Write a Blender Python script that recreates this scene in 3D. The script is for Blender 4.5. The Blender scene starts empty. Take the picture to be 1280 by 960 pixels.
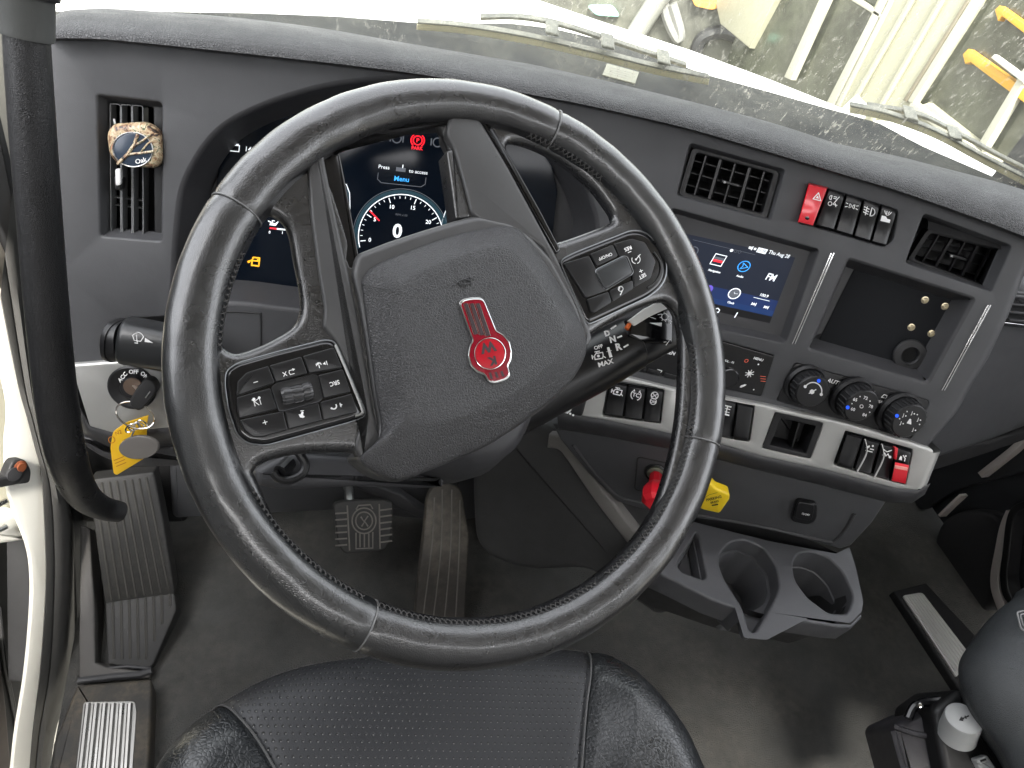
import bpy, bmesh, math, random
import numpy as np
from mathutils import Vector, Matrix, noise as mnoise
from mathutils.geometry import tessellate_polygon, delaunay_2d_cdt
random.seed(7)
R = math.radians
S = bpy.context.scene
COL = S.collection
# ------------------------------------------------------------------ camera
FPX = 900.0                                   # focal length in px of a 1280 px wide frame
def nrm(v):
    v = np.array(v, float); return v / np.linalg.norm(v)
_F = nrm((-303, -997, FPX)); _G = nrm((-249, 888, FPX)); _G = nrm(_G - _F * np.dot(_F, _G))
_X = np.cross(_G, _F); _X *= np.sign(_X[0])
CM = np.array([_X, _F, -_G])                  # camera space -> world
CAM = np.array([0, 0, 1.22])
cd = bpy.data.cameras.new('camera'); cam = bpy.data.objects.new('camera', cd); COL.objects.link(cam)
cd.sensor_width = 36; cd.lens = FPX / 1280 * 36; cd.clip_start = .02; cd.clip_end = 200
mw = Matrix.Identity(4)
for i in range(3):
    mw[i][0] = CM[i, 0]; mw[i][1] = -CM[i, 1]; mw[i][2] = -CM[i, 2]; mw[i][3] = CAM[i]
cam.matrix_world = mw
S.camera = cam
# ------------------------------------------------------------------ light
w = bpy.data.worlds.new('World'); S.world = w; w.use_nodes = True
nt = w.node_tree; sky = nt.nodes.new('ShaderNodeTexSky'); sky.sky_type = 'NISHITA'; sky.sun_disc = False
SUN_EL, SUN_AZ = 60, -158                      # azimuth from +y (forward) towards +x, degrees
sky.sun_elevation = R(SUN_EL); sky.sun_rotation = R(SUN_AZ); sky.air_density = 1; sky.dust_density = 4; sky.ozone_density = .6
bg = nt.nodes['Background']; bg.inputs[1].default_value = .15
hs_ = nt.nodes.new('ShaderNodeHueSaturation'); hs_.inputs['Saturation'].default_value = .15
nt.links.new(sky.outputs[0], hs_.inputs['Color']); nt.links.new(hs_.outputs[0], bg.inputs[0])
sd = bpy.data.lights.new('sun', 'SUN'); sd.energy = 2.0; sd.angle = R(14); sd.color = (1, .95, .86)
sun = bpy.data.objects.new('sun', sd); COL.objects.link(sun)
_sv = Vector((math.sin(R(SUN_AZ)) * math.cos(R(SUN_EL)), math.cos(R(SUN_AZ)) * math.cos(R(SUN_EL)), math.sin(R(SUN_EL))))
sun.rotation_euler = _sv.to_track_quat('Z', 'Y').to_euler()
S.view_settings.view_transform = 'Standard'; S.view_settings.look = 'None'; S.view_settings.gamma = 1
S.view_settings.exposure = 2.85
S.view_settings.use_curve_mapping = False
S.cycles.use_denoising = True; S.cycles.max_bounces = 8; S.cycles.diffuse_bounces = 4; S.cycles.glossy_bounces = 3
S.cycles.transparent_max_bounces = 12; S.cycles.sample_clamp_indirect = 6; S.cycles.caustics_reflective = False; S.cycles.caustics_refractive = False
EMIT = .115                                    # strength that shows as full white for screens
# ------------------------------------------------------------------ materials
_m = {}
def mat(name, col, rough=.5, metal=0, grain=None, var=0, spec=.5, coat=0, emit=None, dust=None, alpha=1):
    """grain = (kind, cells per metre, height mm); dust = (colour, amount, scale)"""
    if name in _m: return _m[name]
    m = bpy.data.materials.new(name); m.use_nodes = True; t = m.node_tree; b = t.nodes['Principled BSDF']
    L = t.links.new
    b.inputs['Roughness'].default_value = rough; b.inputs['Metallic'].default_value = metal
    b.inputs['Specular IOR Level'].default_value = spec; b.inputs['Coat Weight'].default_value = coat
    b.inputs['Coat Roughness'].default_value = .08 if 'leather' not in name else .2
    c4 = (*col, 1); b.inputs['Base Color'].default_value = c4
    tc = t.nodes.new('ShaderNodeTexCoord').outputs['Object']
    csock = None
    def nz(scale, detail=4, rg=.6):
        n = t.nodes.new('ShaderNodeTexNoise'); n.inputs['Scale'].default_value = scale; n.inputs['Detail'].default_value = detail
        n.inputs['Roughness'].default_value = rg; L(tc, n.inputs['Vector']); return n.outputs['Fac']
    def rng(s, a, b_, c, d):
        r = t.nodes.new('ShaderNodeMapRange'); L(s, r.inputs[0])
        for i, v in enumerate((a, b_, c, d)): r.inputs[1 + i].default_value = v
        return r.outputs[0]
    if var:
        mx = t.nodes.new('ShaderNodeMix'); mx.data_type = 'RGBA'; mx.blend_type = 'MIX'
        mx.inputs[6].default_value = (*[x * (1 - var) for x in col], 1); mx.inputs[7].default_value = (*[min(1, x * (1 + var)) for x in col], 1)
        L(rng(nz(9, 6), .3, .7, 0, 1), mx.inputs[0]); csock = mx.outputs[2]
        L(rng(nz(23, 5), .3, .7, max(0, rough - .09), min(1, rough + .09)), b.inputs['Roughness'])
    if dust:
        dc, da, ds = dust
        mx = t.nodes.new('ShaderNodeMix'); mx.data_type = 'RGBA'
        if csock: L(csock, mx.inputs[6])
        else: mx.inputs[6].default_value = c4
        mx.inputs[7].default_value = (*dc, 1)
        mm = t.nodes.new('ShaderNodeMath'); mm.operation = 'MULTIPLY'
        L(rng(nz(ds, 8, .7), .42, .68, 0, da), mm.inputs[0]); L(rng(nz(ds * 12, 3), .35, .6, .3, 1), mm.inputs[1])
        L(mm.outputs[0], mx.inputs[0]); csock = mx.outputs[2]
    if csock: L(csock, b.inputs['Base Color'])
    if grain:
        kind, sc, hmm = grain
        bp = t.nodes.new('ShaderNodeBump'); bp.inputs['Distance'].default_value = hmm / 1000; bp.inputs['Strength'].default_value = 1
        if kind == 'noise': hs = nz(sc, 2, .5)
        elif kind == 'leather':
            v = t.nodes.new('ShaderNodeTexVoronoi'); v.feature = 'DISTANCE_TO_EDGE'; v.inputs['Scale'].default_value = sc
            # slightly warped cells
            wn = t.nodes.new('ShaderNodeTexNoise'); wn.inputs['Scale'].default_value = sc * .35; wn.inputs['Detail'].default_value = 2; L(tc, wn.inputs['Vector'])
            va = t.nodes.new('ShaderNodeVectorMath'); va.operation = 'MULTIPLY_ADD'; L(wn.outputs['Color'], va.inputs[0])
            va.inputs[1].default_value = (1.6 / sc,) * 3; L(tc, va.inputs[2]); L(va.outputs[0], v.inputs['Vector'])
            hs = rng(v.outputs['Distance'], 0, .22, 0, 1)
        elif kind == 'weave':
            v = t.nodes.new('ShaderNodeTexVoronoi'); v.feature = 'F1'; v.inputs['Scale'].default_value = sc; v.inputs['Randomness'].default_value = .15
            L(tc, v.inputs['Vector']); hs = rng(v.outputs['Distance'], 0, .5, 0, 1)
        L(hs, bp.inputs['Height'])
        b2 = t.nodes.new('ShaderNodeBump'); b2.inputs['Distance'].default_value = .0012; b2.inputs['Strength'].default_value = .35
        L(nz(28, 3), b2.inputs['Height']); L(bp.outputs[0], b2.inputs['Normal']); L(b2.outputs[0], b.inputs['Normal'])
    if emit is not None:
        b.inputs['Emission Color'].default_value = (*col, 1); b.inputs['Emission Strength'].default_value = emit
    if alpha < 1: b.inputs['Alpha'].default_value = alpha
    _m[name] = m; return m
def G(name, *a, **k): return mat(name, *a, **k)
DASH = G('dash_plastic', (.059, .060, .064), .52, grain=('noise', 1400, .16), var=.08)
DASHC = DASH
PAD = G('dash_pad_skin', (.058, .058, .060), .55, grain=('leather', 370, 1.0), var=.1)
BLK = G('black_plastic', (.008, .008, .009), .42, grain=('noise', 1500, .06), var=.15)
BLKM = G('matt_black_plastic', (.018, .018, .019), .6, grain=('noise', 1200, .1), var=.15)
GLOSS = G('gloss_black', (.004, .004, .005), .16, coat=.3)
BTN = G('button_plastic', (.009, .009, .010), .33, grain=('noise', 1800, .03))
DGREY = G('dark_grey_plastic', (.042, .042, .045), .5, grain=('noise', 1300, .15), var=.1)
SATIN = G('satin_grey_plastic', (.065, .065, .066), .36, grain=('noise', 1500, .08), var=.1)
SILVER = G('silver_trim', (.45, .45, .435), .38, .55, grain=('noise', 1600, .04), var=.04)
CHROME = G('chrome', (.8, .8, .8), .12, 1)
STEEL = G('steel', (.55, .55, .54), .3, 1, var=.1)
LEATH = G('wheel_leather', (.009, .010, .011), .30, grain=('leather', 620, .075), var=.2, spec=.9, coat=.9)
LEATH2 = G('wheel_leather_worn', (.010, .010, .011), .29, grain=('leather', 520, .10), var=.25, spec=.9, coat=.9)
HUB = G('hub_cover_skin', (.042, .042, .044), .42, grain=('leather', 470, .27), var=.06)
SEATL = G('seat_leather', (.016, .018, .020), .34, grain=('leather', 235, .30), var=.1, spec=.7, coat=.5)
RED = G('red_plastic', (.72, .015, .03), .28, coat=.4)
REDD = G('red_enamel', (.24, .0, .012), .25, coat=.5)
YEL = G('yellow_plastic', (.85, .60, .02), .4)
WHITE = G('white_paint', (.80, .80, .78), .25, coat=.6)
INK = G('white_ink', (.85, .85, .85), .5)
INKD = G('black_ink', (.02, .02, .02), .5)
STITCH = G('stitch_thread', (.060, .058, .056), .6)
RUBBER = G('black_rubber', (.026, .026, .026), .58, grain=('noise', 900, .15), dust=((.13, .12, .10), .2, 9))
def E(name, col, k=1.0): return mat(name, col, .5, emit=EMIT * k)
E_W = E('lit_white', (.9, .95, 1)); E_R = E('lit_red', (1, .02, .04), 1.1); E_O = E('lit_amber', (1, .48, .02)); E_B = E('lit_blue', (.05, .42, 1)); E_BK = E('lit_knob_blue', (.01, .09, .85), .9); E_T = E('lit_teal', (.014, .045, .062), .8)
E_G = E('lit_dim_grey', (.10, .11, .13), .8); E_BD = E('lit_deep_blue', (.002, .025, .11), .8); E_N = E('lit_navy', (.002, .006, .018), .9)
# ------------------------------------------------------------------ pixel rays, planes
def ray(px, py): return CM @ np.array([(px - 640) / FPX, (py - 480) / FPX, 1.0])
class Plane:
    def __init__(s, o, n_):
        s.o = np.array(o, float); s.n = nrm(n_)
        if s.n @ (CAM - s.o) < 0: s.n = -s.n
        s.e1 = nrm(CM[:, 0] - s.n * (CM[:, 0] @ s.n)); s.e2 = np.cross(s.n, s.e1)
    def pt(s, px, py, h=0):
        d = ray(px, py); return CAM + d * (((s.o + s.n * h - CAM) @ s.n) / (d @ s.n))
    def uv(s, px, py, h=0):
        p = s.pt(px, py, h) - s.o; return np.array([p @ s.e1, p @ s.e2])
    def at(s, uv, h=0): return s.o + s.e1 * uv[0] + s.e2 * uv[1] + s.n * h
def facing(th, ti):
    th, ti = R(th), R(ti); return np.array([math.sin(th) * math.cos(ti), -math.cos(th) * math.cos(ti), math.sin(ti)])
def hplane(z, x=0, y=0): return Plane((x, y, z), (0, 0, 1))
PC = Plane(CAM + nrm(ray(1000, 350)) * .92, facing(-25, 25))        # centre of the dashboard, turned to the driver
PL = Plane(PC.pt(805, 250), facing(-10, 25))                         # the driver's side of it
PW = Plane(CAM + CM @ np.array([-.0199, -.0152, .5621]), CM @ np.array([.4019, -.1036, -.9098]))   # steering wheel
# ------------------------------------------------------------------ outlines
def rc(pts, r=0, seg=4):
    """round the corners of a closed px outline; a point may carry its own radius as third value"""
    out = []; n = len(pts)
    for i in range(n):
        p = pts[i]; rr = p[2] if len(p) > 2 else r
        P = np.array(p[:2], float); A = np.array(pts[i - 1][:2], float); B = np.array(pts[(i + 1) % n][:2], float)
        if rr <= 0: out.append(tuple(P)); continue
        da, db = np.linalg.norm(A - P), np.linalg.norm(B - P); k = min(rr, da * .48, db * .48)
        a = P + (A - P) / da * k; b = P + (B - P) / db * k
        for j in range(seg + 1):
            t = j / seg; out.append(tuple((1 - t) ** 2 * a + 2 * t * (1 - t) * P + t * t * b))
    return out
def spline(pts, n=8, closed=False):
    P = [np.array(p, float) for p in pts]; out = []; m = len(P)
    for i in range(m if closed else m - 1):
        p0 = P[i - 1] if (closed or i > 0) else P[i]; p1 = P[i]; p2 = P[(i + 1) % m]; p3 = P[(i + 2) % m] if (closed or i + 2 < m) else p2
        for j in range(n):
            t = j / n
            out.append(.5 * (2 * p1 + (p2 - p0) * t + (2 * p0 - 5 * p1 + 4 * p2 - p3) * t * t + (3 * p1 - p0 - 3 * p2 + p3) * t ** 3))
    if not closed: out.append(P[-1])
    return [tuple(q) for q in out]
def ell(cx, cy, rx, ry, ang=0, n=32):
    a = R(ang); o = []
    for i in range(n):
        t = 2 * math.pi * i / n; x, y = rx * math.cos(t), ry * math.sin(t)
        o.append((cx + x * math.cos(a) - y * math.sin(a), cy + x * math.sin(a) + y * math.cos(a)))
    return o
def area2(P): return .5 * sum(P[i - 1][0] * P[i][1] - P[i][0] * P[i - 1][1] for i in range(len(P)))
def inset(P, d):
    """move a CCW 2-D outline inwards by d"""
    P = [np.array(p, float) for p in P]; n = len(P); out = []
    for i in range(n):
        a = P[i] - P[i - 1]; b = P[(i + 1) % n] - P[i]
        la, lb = np.linalg.norm(a), np.linalg.norm(b)
        if la < 1e-9 or lb < 1e-9: out.append(P[i]); continue
        na = np.array([-a[1], a[0]]) / la; nb = np.array([-b[1], b[0]]) / lb
        m = na + nb; lm = np.linalg.norm(m)
        if lm < 1e-6: out.append(P[i]); continue
        m /= lm; out.append(P[i] + m * d / max(.5, m @ na))
    return out
def pin(p, poly):
    c = False; n = len(poly)
    for i in range(n):
        a, b = poly[i], poly[i - 1]
        if (a[1] > p[1]) != (b[1] > p[1]) and p[0] < (b[0] - a[0]) * (p[1] - a[1]) / (b[1] - a[1]) + a[0]: c = not c
    return c
def fill(loops):
    """triangles of loops[0] minus the other loops (all 2-D)"""
    v, e = [], []
    for l in loops:
        b = len(v); v += [Vector((float(p[0]), float(p[1]))) for p in l]; e += [(b + i, b + (i + 1) % len(l)) for i in range(len(l))]
    cv, ce, cf, *_ = delaunay_2d_cdt(v, e, [], 0, 1e-7); tr = []
    for f in cf:
        c = sum((cv[i] for i in f), Vector((0, 0))) / len(f)
        if pin(c, loops[0]) and not any(pin(c, l) for l in loops[1:]): tr.append(tuple(f))
    return cv, tr
# ------------------------------------------------------------------ mesh builder
class MB:
    def __init__(s): s.v = []; s.f = []; s.k = []
    def add(s, vs, fs, k=0):
        b = len(s.v); s.v += [tuple(float(c) for c in q) for q in vs]; s.f += [tuple(b + i for i in f) for f in fs]; s.k += [k] * len(fs); return s
    def loft(s, rings, closed=True, cap0=False, cap1=False, k=0):
        n = len(rings[0]); vs = [p for r_ in rings for p in r_]; fs = []
        for i in range(len(rings) - 1):
            for j in range(n if closed else n - 1):
                a, b = i * n + j, i * n + (j + 1) % n; fs.append((a, b, b + n, a + n))
        if cap0: fs.append(tuple(range(n))[::-1])
        if cap1: fs.append(tuple((len(rings) - 1) * n + j for j in range(n)))
        return s.add(vs, fs, k)
    def slab(s, pl, px, h0, h1, bev=.001, r=0, seg=4, bseg=3, cap0=False, k=0, hole=False, top=True):
        o = rc(px, r, seg); P = [pl.uv(x, y, h1) for x, y in o]
        if area2(P) < 0: P = P[::-1]
        rings = [[pl.at(p, h0) for p in P]]
        if bev > 0:
            for j in range(bseg + 1):
                a = j / bseg * math.pi / 2
                rings.append([pl.at(p, h1 - bev + bev * math.sin(a)) for p in inset(P, bev * (1 - math.cos(a)))])
        else: rings.append([pl.at(p, h1) for p in P])
        return s.loft(rings, cap0=cap0, cap1=top, k=k)
    def tub(s, pl, px, h0, h1, ins=.002, lip=.0015, r=0, seg=4, cap=True, k=0):
        """a recess from h0 down to h1; the mouth outline is px at h0"""
        o = rc(px, r, seg); P = [pl.uv(x, y, h0) for x, y in o]
        if area2(P) < 0: P = P[::-1]
        rings = []
        for j in range(4):
            a = j / 3 * math.pi / 2; rings.append([pl.at(p, h0 - lip * (1 - math.cos(a))) for p in inset(P, lip * math.sin(a))])
        rings.append([pl.at(p, h1 + lip) for p in inset(P, lip + ins)])
        rings.append([pl.at(p, h1) for p in inset(P, lip * 1.6 + ins)])
        return s.loft(rings, cap1=cap, k=k)
    def sheet(s, pl, outer, holes, h=0, k=0):
        vs, tris = fill([[pl.uv(x, y, h) for x, y in o] for o in [outer] + list(holes)])
        return s.add([pl.at(p, h) for p in vs], tris, k)
    def poly(s, pl, px, h=0, k=0):
        return s.add([pl.pt(x, y, h) for x, y in px], [tuple(range(len(px)))], k)
    def tube(s, path, rad, n=10, closed=False, k=0, caps=True, flat=None):
        P = [np.array(p, float) for p in path]; m = len(P); rings = []; up = None
        for i in range(m):
            a = P[i - 1] if (closed or i) else P[i]; b = P[(i + 1) % m] if (closed or i < m - 1) else P[i]
            t = nrm(b - a)
            if up is None: up = nrm(np.cross(t, (0.3, .2, 1)))
            up = nrm(up - t * (up @ t)); sd_ = np.cross(t, up); r_ = rad[i] if hasattr(rad, '__len__') else rad
            rings.append([P[i] + (up * math.cos(2 * math.pi * j / n) + sd_ * math.sin(2 * math.pi * j / n) * (flat or 1)) * r_ for j in range(n)])
        if closed: rings.append(rings[0])
        return s.loft(rings, cap0=caps and not closed, cap1=caps and not closed, k=k)
    def lathe(s, c, ax, prof, n=32, k=0, cap=True, e=None):
        ax = nrm(ax); e1 = nrm(np.cross(ax, (0, 0.1, 1) if e is None else e)); e2 = np.cross(ax, e1)
        rings = [[np.array(c) + ax * z + (e1 * math.cos(2 * math.pi * j / n) + e2 * math.sin(2 * math.pi * j / n)) * r_ for j in range(n)] for r_, z in prof]
        return s.loft(rings, cap1=cap, k=k)
    def build(s, name, m, parent=None, sharp=35, uv=None, recalc=True):
        off = np.array(parent['off']) if parent is not None else np.zeros(3)
        me = bpy.data.meshes.new(name)
        me.from_pydata([tuple(np.array(v) - off) for v in s.v], [], s.f)
        for mm in (m if isinstance(m, (list, tuple)) else [m]): me.materials.append(mm)
        if isinstance(m, (list, tuple)):
            me.polygons.foreach_set('material_index', s.k)
        if recalc:
            bm = bmesh.new(); bm.from_mesh(me); bmesh.ops.remove_doubles(bm, verts=bm.verts, dist=1e-6)
            bmesh.ops.recalc_face_normals(bm, faces=bm.faces); bm.to_mesh(me); bm.free()
        me.shade_smooth(); me.set_sharp_from_angle(angle=R(sharp))
        o = bpy.data.objects.new(name, me); COL.objects.link(o)
        if parent is not None: o.parent = parent
        o['off'] = [float(x) for x in off]
        return o
# flat print: polygons given in a small local frame (x along the baseline, y up), in px units
_tc = {}
def text2d(s_, bold=.0):
    key = (s_, bold)
    if key not in _tc:
        cu = bpy.data.curves.new('t', 'FONT'); cu.body = s_; cu.align_x = 'CENTER'; cu.align_y = 'CENTER'; cu.offset = bold; cu.resolution_u = 3
        o = bpy.data.objects.new('t', cu); COL.objects.link(o); bpy.context.view_layer.update()
        me = bpy.data.meshes.new_from_object(o.evaluated_get(bpy.context.evaluated_depsgraph_get()))
        _tc[key] = ([(v.co.x, v.co.y) for v in me.vertices], [tuple(p.vertices) for p in me.polygons])
        bpy.data.objects.remove(o); bpy.data.curves.remove(cu); bpy.data.meshes.remove(me)
    return _tc[key]
class Print:
    """draws on a plane at height h, centred at px (cx, cy), baseline turned by ang degrees (clockwise on the picture)"""
    def __init__(s, mb, pl, h, cx, cy, ang=0, sc=1, k=0, shear=0):
        s.mb, s.pl, s.h, s.c, s.a, s.sc, s.k, s.sh = mb, pl, h, (cx, cy), R(ang), sc, k, shear
    def mp(s, x, y):
        x = x + s.sh * y
        x *= s.sc; y *= s.sc; ca, sa = math.cos(s.a), math.sin(s.a)
        return s.pl.pt(s.c[0] + x * ca + y * sa, s.c[1] + x * sa - y * ca, s.h)
    def text(s, t, size, x=0, y=0, bold=.015, sx=1, k=None):
        vs, fs = text2d(t, bold); s.mb.add([s.mp(x + a * size * sx * 1.38, y + b * size * 1.38) for a, b in vs], fs, s.k if k is None else k); return s
    def poly(s, pts, k=None): s.mb.add([s.mp(*p) for p in pts], [tuple(range(len(pts)))], s.k if k is None else k); return s
    def line(s, pts, wd=1, closed=False, k=None):
        pts = [np.array(p, float) for p in pts]
        if closed: pts = pts + [pts[0]]
        for a, b in zip(pts, pts[1:]):
            d = b - a; l = np.linalg.norm(d)
            if l < 1e-6: continue
            nn = np.array([-d[1], d[0]]) / l * wd / 2; e = d / l * wd * .3
            s.poly([a - e + nn, b + e + nn, b + e - nn, a - e - nn], k)
        return s
    def disc(s, x, y, r, n=14, k=None): return s.poly([(x + r * math.cos(2 * math.pi * i / n), y + r * math.sin(2 * math.pi * i / n)) for i in range(n)], k)
    def ring(s, x, y, r, wd=1, a0=0, a1=360, n=20, k=None):
        p = [(x + r * math.cos(R(a0 + (a1 - a0) * i / n)), y + r * math.sin(R(a0 + (a1 - a0) * i / n))) for i in range(n + 1)]
        return s.line(p, wd, k=k)
# ------------------------------------------------------------------ objects
def thing(name, label, cat, loc=(0, 0, 0), group=None):
    o = bpy.data.objects.new(name, None); COL.objects.link(o); o.location = tuple(float(c) for c in loc); o['off'] = [float(c) for c in loc]
    o.empty_display_size = .05; return tag(o, label, cat, group)
def tag(o, label=None, cat=None, group=None, kind=None):
    if label: o['label'] = label
    if cat: o['category'] = cat
    if group: o['group'] = group
    if kind: o['kind'] = kind
    return o
def struct(o): o['kind'] = 'structure'; return o
# ================================================================== outside the cab
def bend(y, n=40):
    a, b = 600.0, 1000.0
    dep = lambda x: np.linalg.norm(PL.pt(x, y) - CAM) - np.linalg.norm(PC.pt(x, y) - CAM)
    for _ in range(n):
        c = (a + b) / 2
        if dep(c) < 0: a = c
        else: b = c
    return a
def surf(x, y, h=0):
    a, b = PL.pt(x, y, h), PC.pt(x, y, h)
    return a if np.linalg.norm(a - CAM) < np.linalg.norm(b - CAM) else b
GROUND = G('yard_concrete', (.12, .115, .10), .9, grain=('noise', 60, 3), var=.25, dust=((.20, .19, .15), .5, 2))
mb = MB(); mb.add([(-60, -40, -1.3), (60, -40, -1.3), (60, 80, -1.3), (-60, 80, -1.3)], [(0, 1, 2, 3)]); struct(mb.build('ground', GROUND))
# building wall running alongside the truck
WX = 3.6
PB = Plane((WX, 0, 0), (-1, 0, 0)); 
WALLM = G('wall_cladding', (.30, .29, .215), .5, var=.05); FRM = G('window_frame_paint', (.34, .33, .27), .45)
wl = thing('building_wall', 'pale cream metal clad building wall with tall windows beyond the windshield', 'building', (WX, 4, -1.3))
y0 = 0
mb = MB()
def wy(px, py): return PB.pt(px, py)
def wallpoly(name, px, h0, h1, m, bev=.01, parent=wl, r=0, label=None):
    o = MB().slab(PB, px, h0, h1, bev, r=r).build(name, m, parent)
    if label: o['label'] = label
    return o
# wall panels (between windows), with raised ribs
wallpoly('wall_panel', [(1122, -60), (1262, -60), (1137, 135), (1180, 190), (1150, 215), (1000, 210), (1040, 128)], -.12, 0, WALLM)
for a, b in (((1158, -30), (1060, 140)), ((1196, -30), (1092, 150))):
    mb = MB(); A, B = PB.pt(*a, .012), PB.pt(*b, .012); mb.tube([A, B], .022, 8, flat=1.4); mb.build('cladding_rib', WALLM, wl)
wallpoly('wall_panel', [(880, -60), (1000, -60), (936, 60), (900, 30)], -.12, -.005, WALLM)
wallpoly('wall_panel', [(1137, 135), (1160, 128), (1420, 330), (1400, 420), (1100, 210)], -.13, -.012, WALLM)
GLS = G('building_glass', (.045, .048, .034), .12, spec=.8, var=.35, dust=((.10, .105, .075), .8, 1.6))
wallpoly('window_pane', [(960, -60), (1122, -60), (1040, 128), (1000, 200), (860, 200)], -.10, -.06, GLS, .004)
wallpoly('window_pane', [(1255, -60), (1500, -60), (1500, 300), (1400, 330), (1140, 130)], -.10, -.05, GLS, .004)
def bar(name, a, b, wd, h, m, parent=wl, pl=PB):
    A, B = np.array(a, float), np.array(b, float); d = B - A; nn = np.array([-d[1], d[0]]) / np.linalg.norm(d) * wd / 2
    return MB().slab(pl, [tuple(A + nn), tuple(B + nn), tuple(B - nn), tuple(A - nn)], h - .05, h, .004).build(name, m, parent)
for a, b, wd in (((1119, -30), (1036, 132), 9), ((1128, -30), (1046, 132), 4), ((1042, -30), (984, 98), 9), ((1236, -30), (1137, 128), 7), ((1330, 10), (1224, 186), 9), ((1137, 130), (1262, 222), 10), ((1052, -10), (1100, 20), 5)):
    bar('window_frame', a, b, wd, .02, FRM)
DST = G('dusty_seal', (.16, .14, .10), .9)
bar('window_seal', (1228, -30), (1130, 126), 4, .024, DST)
YB = G('yellow_shelf_bracket', (.50, .26, .02), .45)
P2 = Plane((WX + .3, 0, 0), (-1, 0, 0))
for i, (pts, lb) in enumerate((([(1243, 12), (1249, 7), (1320, 58), (1320, 72), (1252, 20), (1247, 26)], 'upper of two yellow brackets seen in the right hand building window'),
                ([(1203, 68), (1210, 61), (1330, 146), (1330, 166), (1213, 78), (1206, 80)], 'lower yellow bracket with a white printed strip, seen in the building window'))):
    mb = MB(); mb.slab(PB, pts, -.045, .0, .004)
    t = thing('shelf_bracket', lb, 'bracket', PB.pt(*pts[0]), 'yellow brackets in the building window')
    mb.build('bracket_arm', YB, t)
    if i:
        MB().slab(PB, [(1238, 72), (1243, 68), (1282, 96), (1279, 104)], .002, .03, .004).build('price_strip', G('strip_white', (.4, .4, .38), .4), t)
# things standing in the yard between the truck and the wall (blurred by the dirty glass)
PY = Plane((3.1, 6.4, 0), nrm(CAM - np.array([3.1, 6.4, 1.22])))
t = thing('parked_vehicle', 'grey vehicle with a dark round arch, blurred beyond the white hood', 'vehicle', PY.pt(880, 60))
MB().slab(PY, [(690, -60), (880, -60), (960, 40), (1000, 90), (990, 140), (650, 60)], -.5, 0, .03).build('body', G('vehicle_grey', (.06, .06, .05), .6, var=.4, dust=((.13, .13, .10), .7, 1)), t)
mb = MB(); mb.tube([PY.pt(x, y, .05) for x, y in spline([(868, 75), (876, 50), (900, 40), (925, 48), (945, 66), (958, 95)], 5)], .06, 8); mb.build('wheel_arch', BLKM, t)
mb = MB(); mb.tube([PY.pt(835, -20, .08), PY.pt(795, 42, .08)], .09, 12); mb.build('bumper_tube', G('vehicle_light_grey', (.22, .22, .20), .4), t)
mb = MB(); mb.tube([PY.pt(x, y, .06) for x, y in spline([(828, -10), (833, 20), (846, 48), (850, 40), (840, 5)], 4)], .045, 8); mb.build('hose', G('vehicle_mid_grey', (.18, .18, .17), .4), t)
mb = MB(); mb.slab(PY, rc([(862, -10), (910, -10), (905, 8), (890, 13), (868, 8)], 4), 0, .06, .01); mb.build('marker_lamp', G('amber_lens', (.75, .35, .08), .3), t)
mb = MB(); mb.slab(PY, rc([(733, 8), (765, 8), (775, 22), (745, 20)], 5), 0, .05, .01); mb.build('reflector', G('teal_patch', (.25, .50, .40), .4), t)
# hood, cowl
PH = Plane((0, 1.6, .66), (0, -.12, 1)); PCW = hplane(.70)
hd = thing('truck_hood', 'glossy white truck hood seen through the windshield, tapering away to the right', 'hood', PH.pt(300, 5))
o = MB().slab(PH, [(-60, -160), (-60, 16), (60, 12), (145, 11), (320, 14), (420, 18), (520, 26), (640, 27), (690, 33), (755, 48), (830, 72), (887, 92), (960, 112), (1062, 142), (1063, 137), (960, 96), (865, 61), (760, 27), (677, -1), (560, -50), (400, -160)], -.10, 0, .012).build('hood_panel', WHITE, hd)
MB().slab(PH, [(1092, 149), (1120, 150), (1180, 172), (1290, 222), (1400, 262), (1400, 300), (1290, 243), (1247, 222), (1150, 180)], -.12, -.03, .01).build('fender_edge', WHITE, hd)
MB().slab(PH, [(1058, 128), (1072, 115), (1090, 134), (1075, 150)], -.1, .03, .01).build('mirror_foot', WHITE, hd)
cw = MB().slab(PCW, [(-80, 18), (60, 14), (145, 13), (320, 16), (420, 20), (520, 28), (640, 29), (690, 35), (755, 50), (830, 74), (887, 94), (960, 114), (1062, 143), (1100, 154), (1155, 183), (1247, 223), (1300, 252), (1500, 340), (1500, 420), (1280, 330), (860, 180), (500, 110), (60, 80)], -.03, 0, .002).build('cowl', G('cowl_plastic', (.016, .017, .018), .85, grain=('noise', 300, .5), var=.3, spec=.15, dust=((.07, .07, .06), .6, 7)))
tag(cw, 'black dusty cowl panel between the windshield and the white hood', 'cowl panel')
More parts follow.
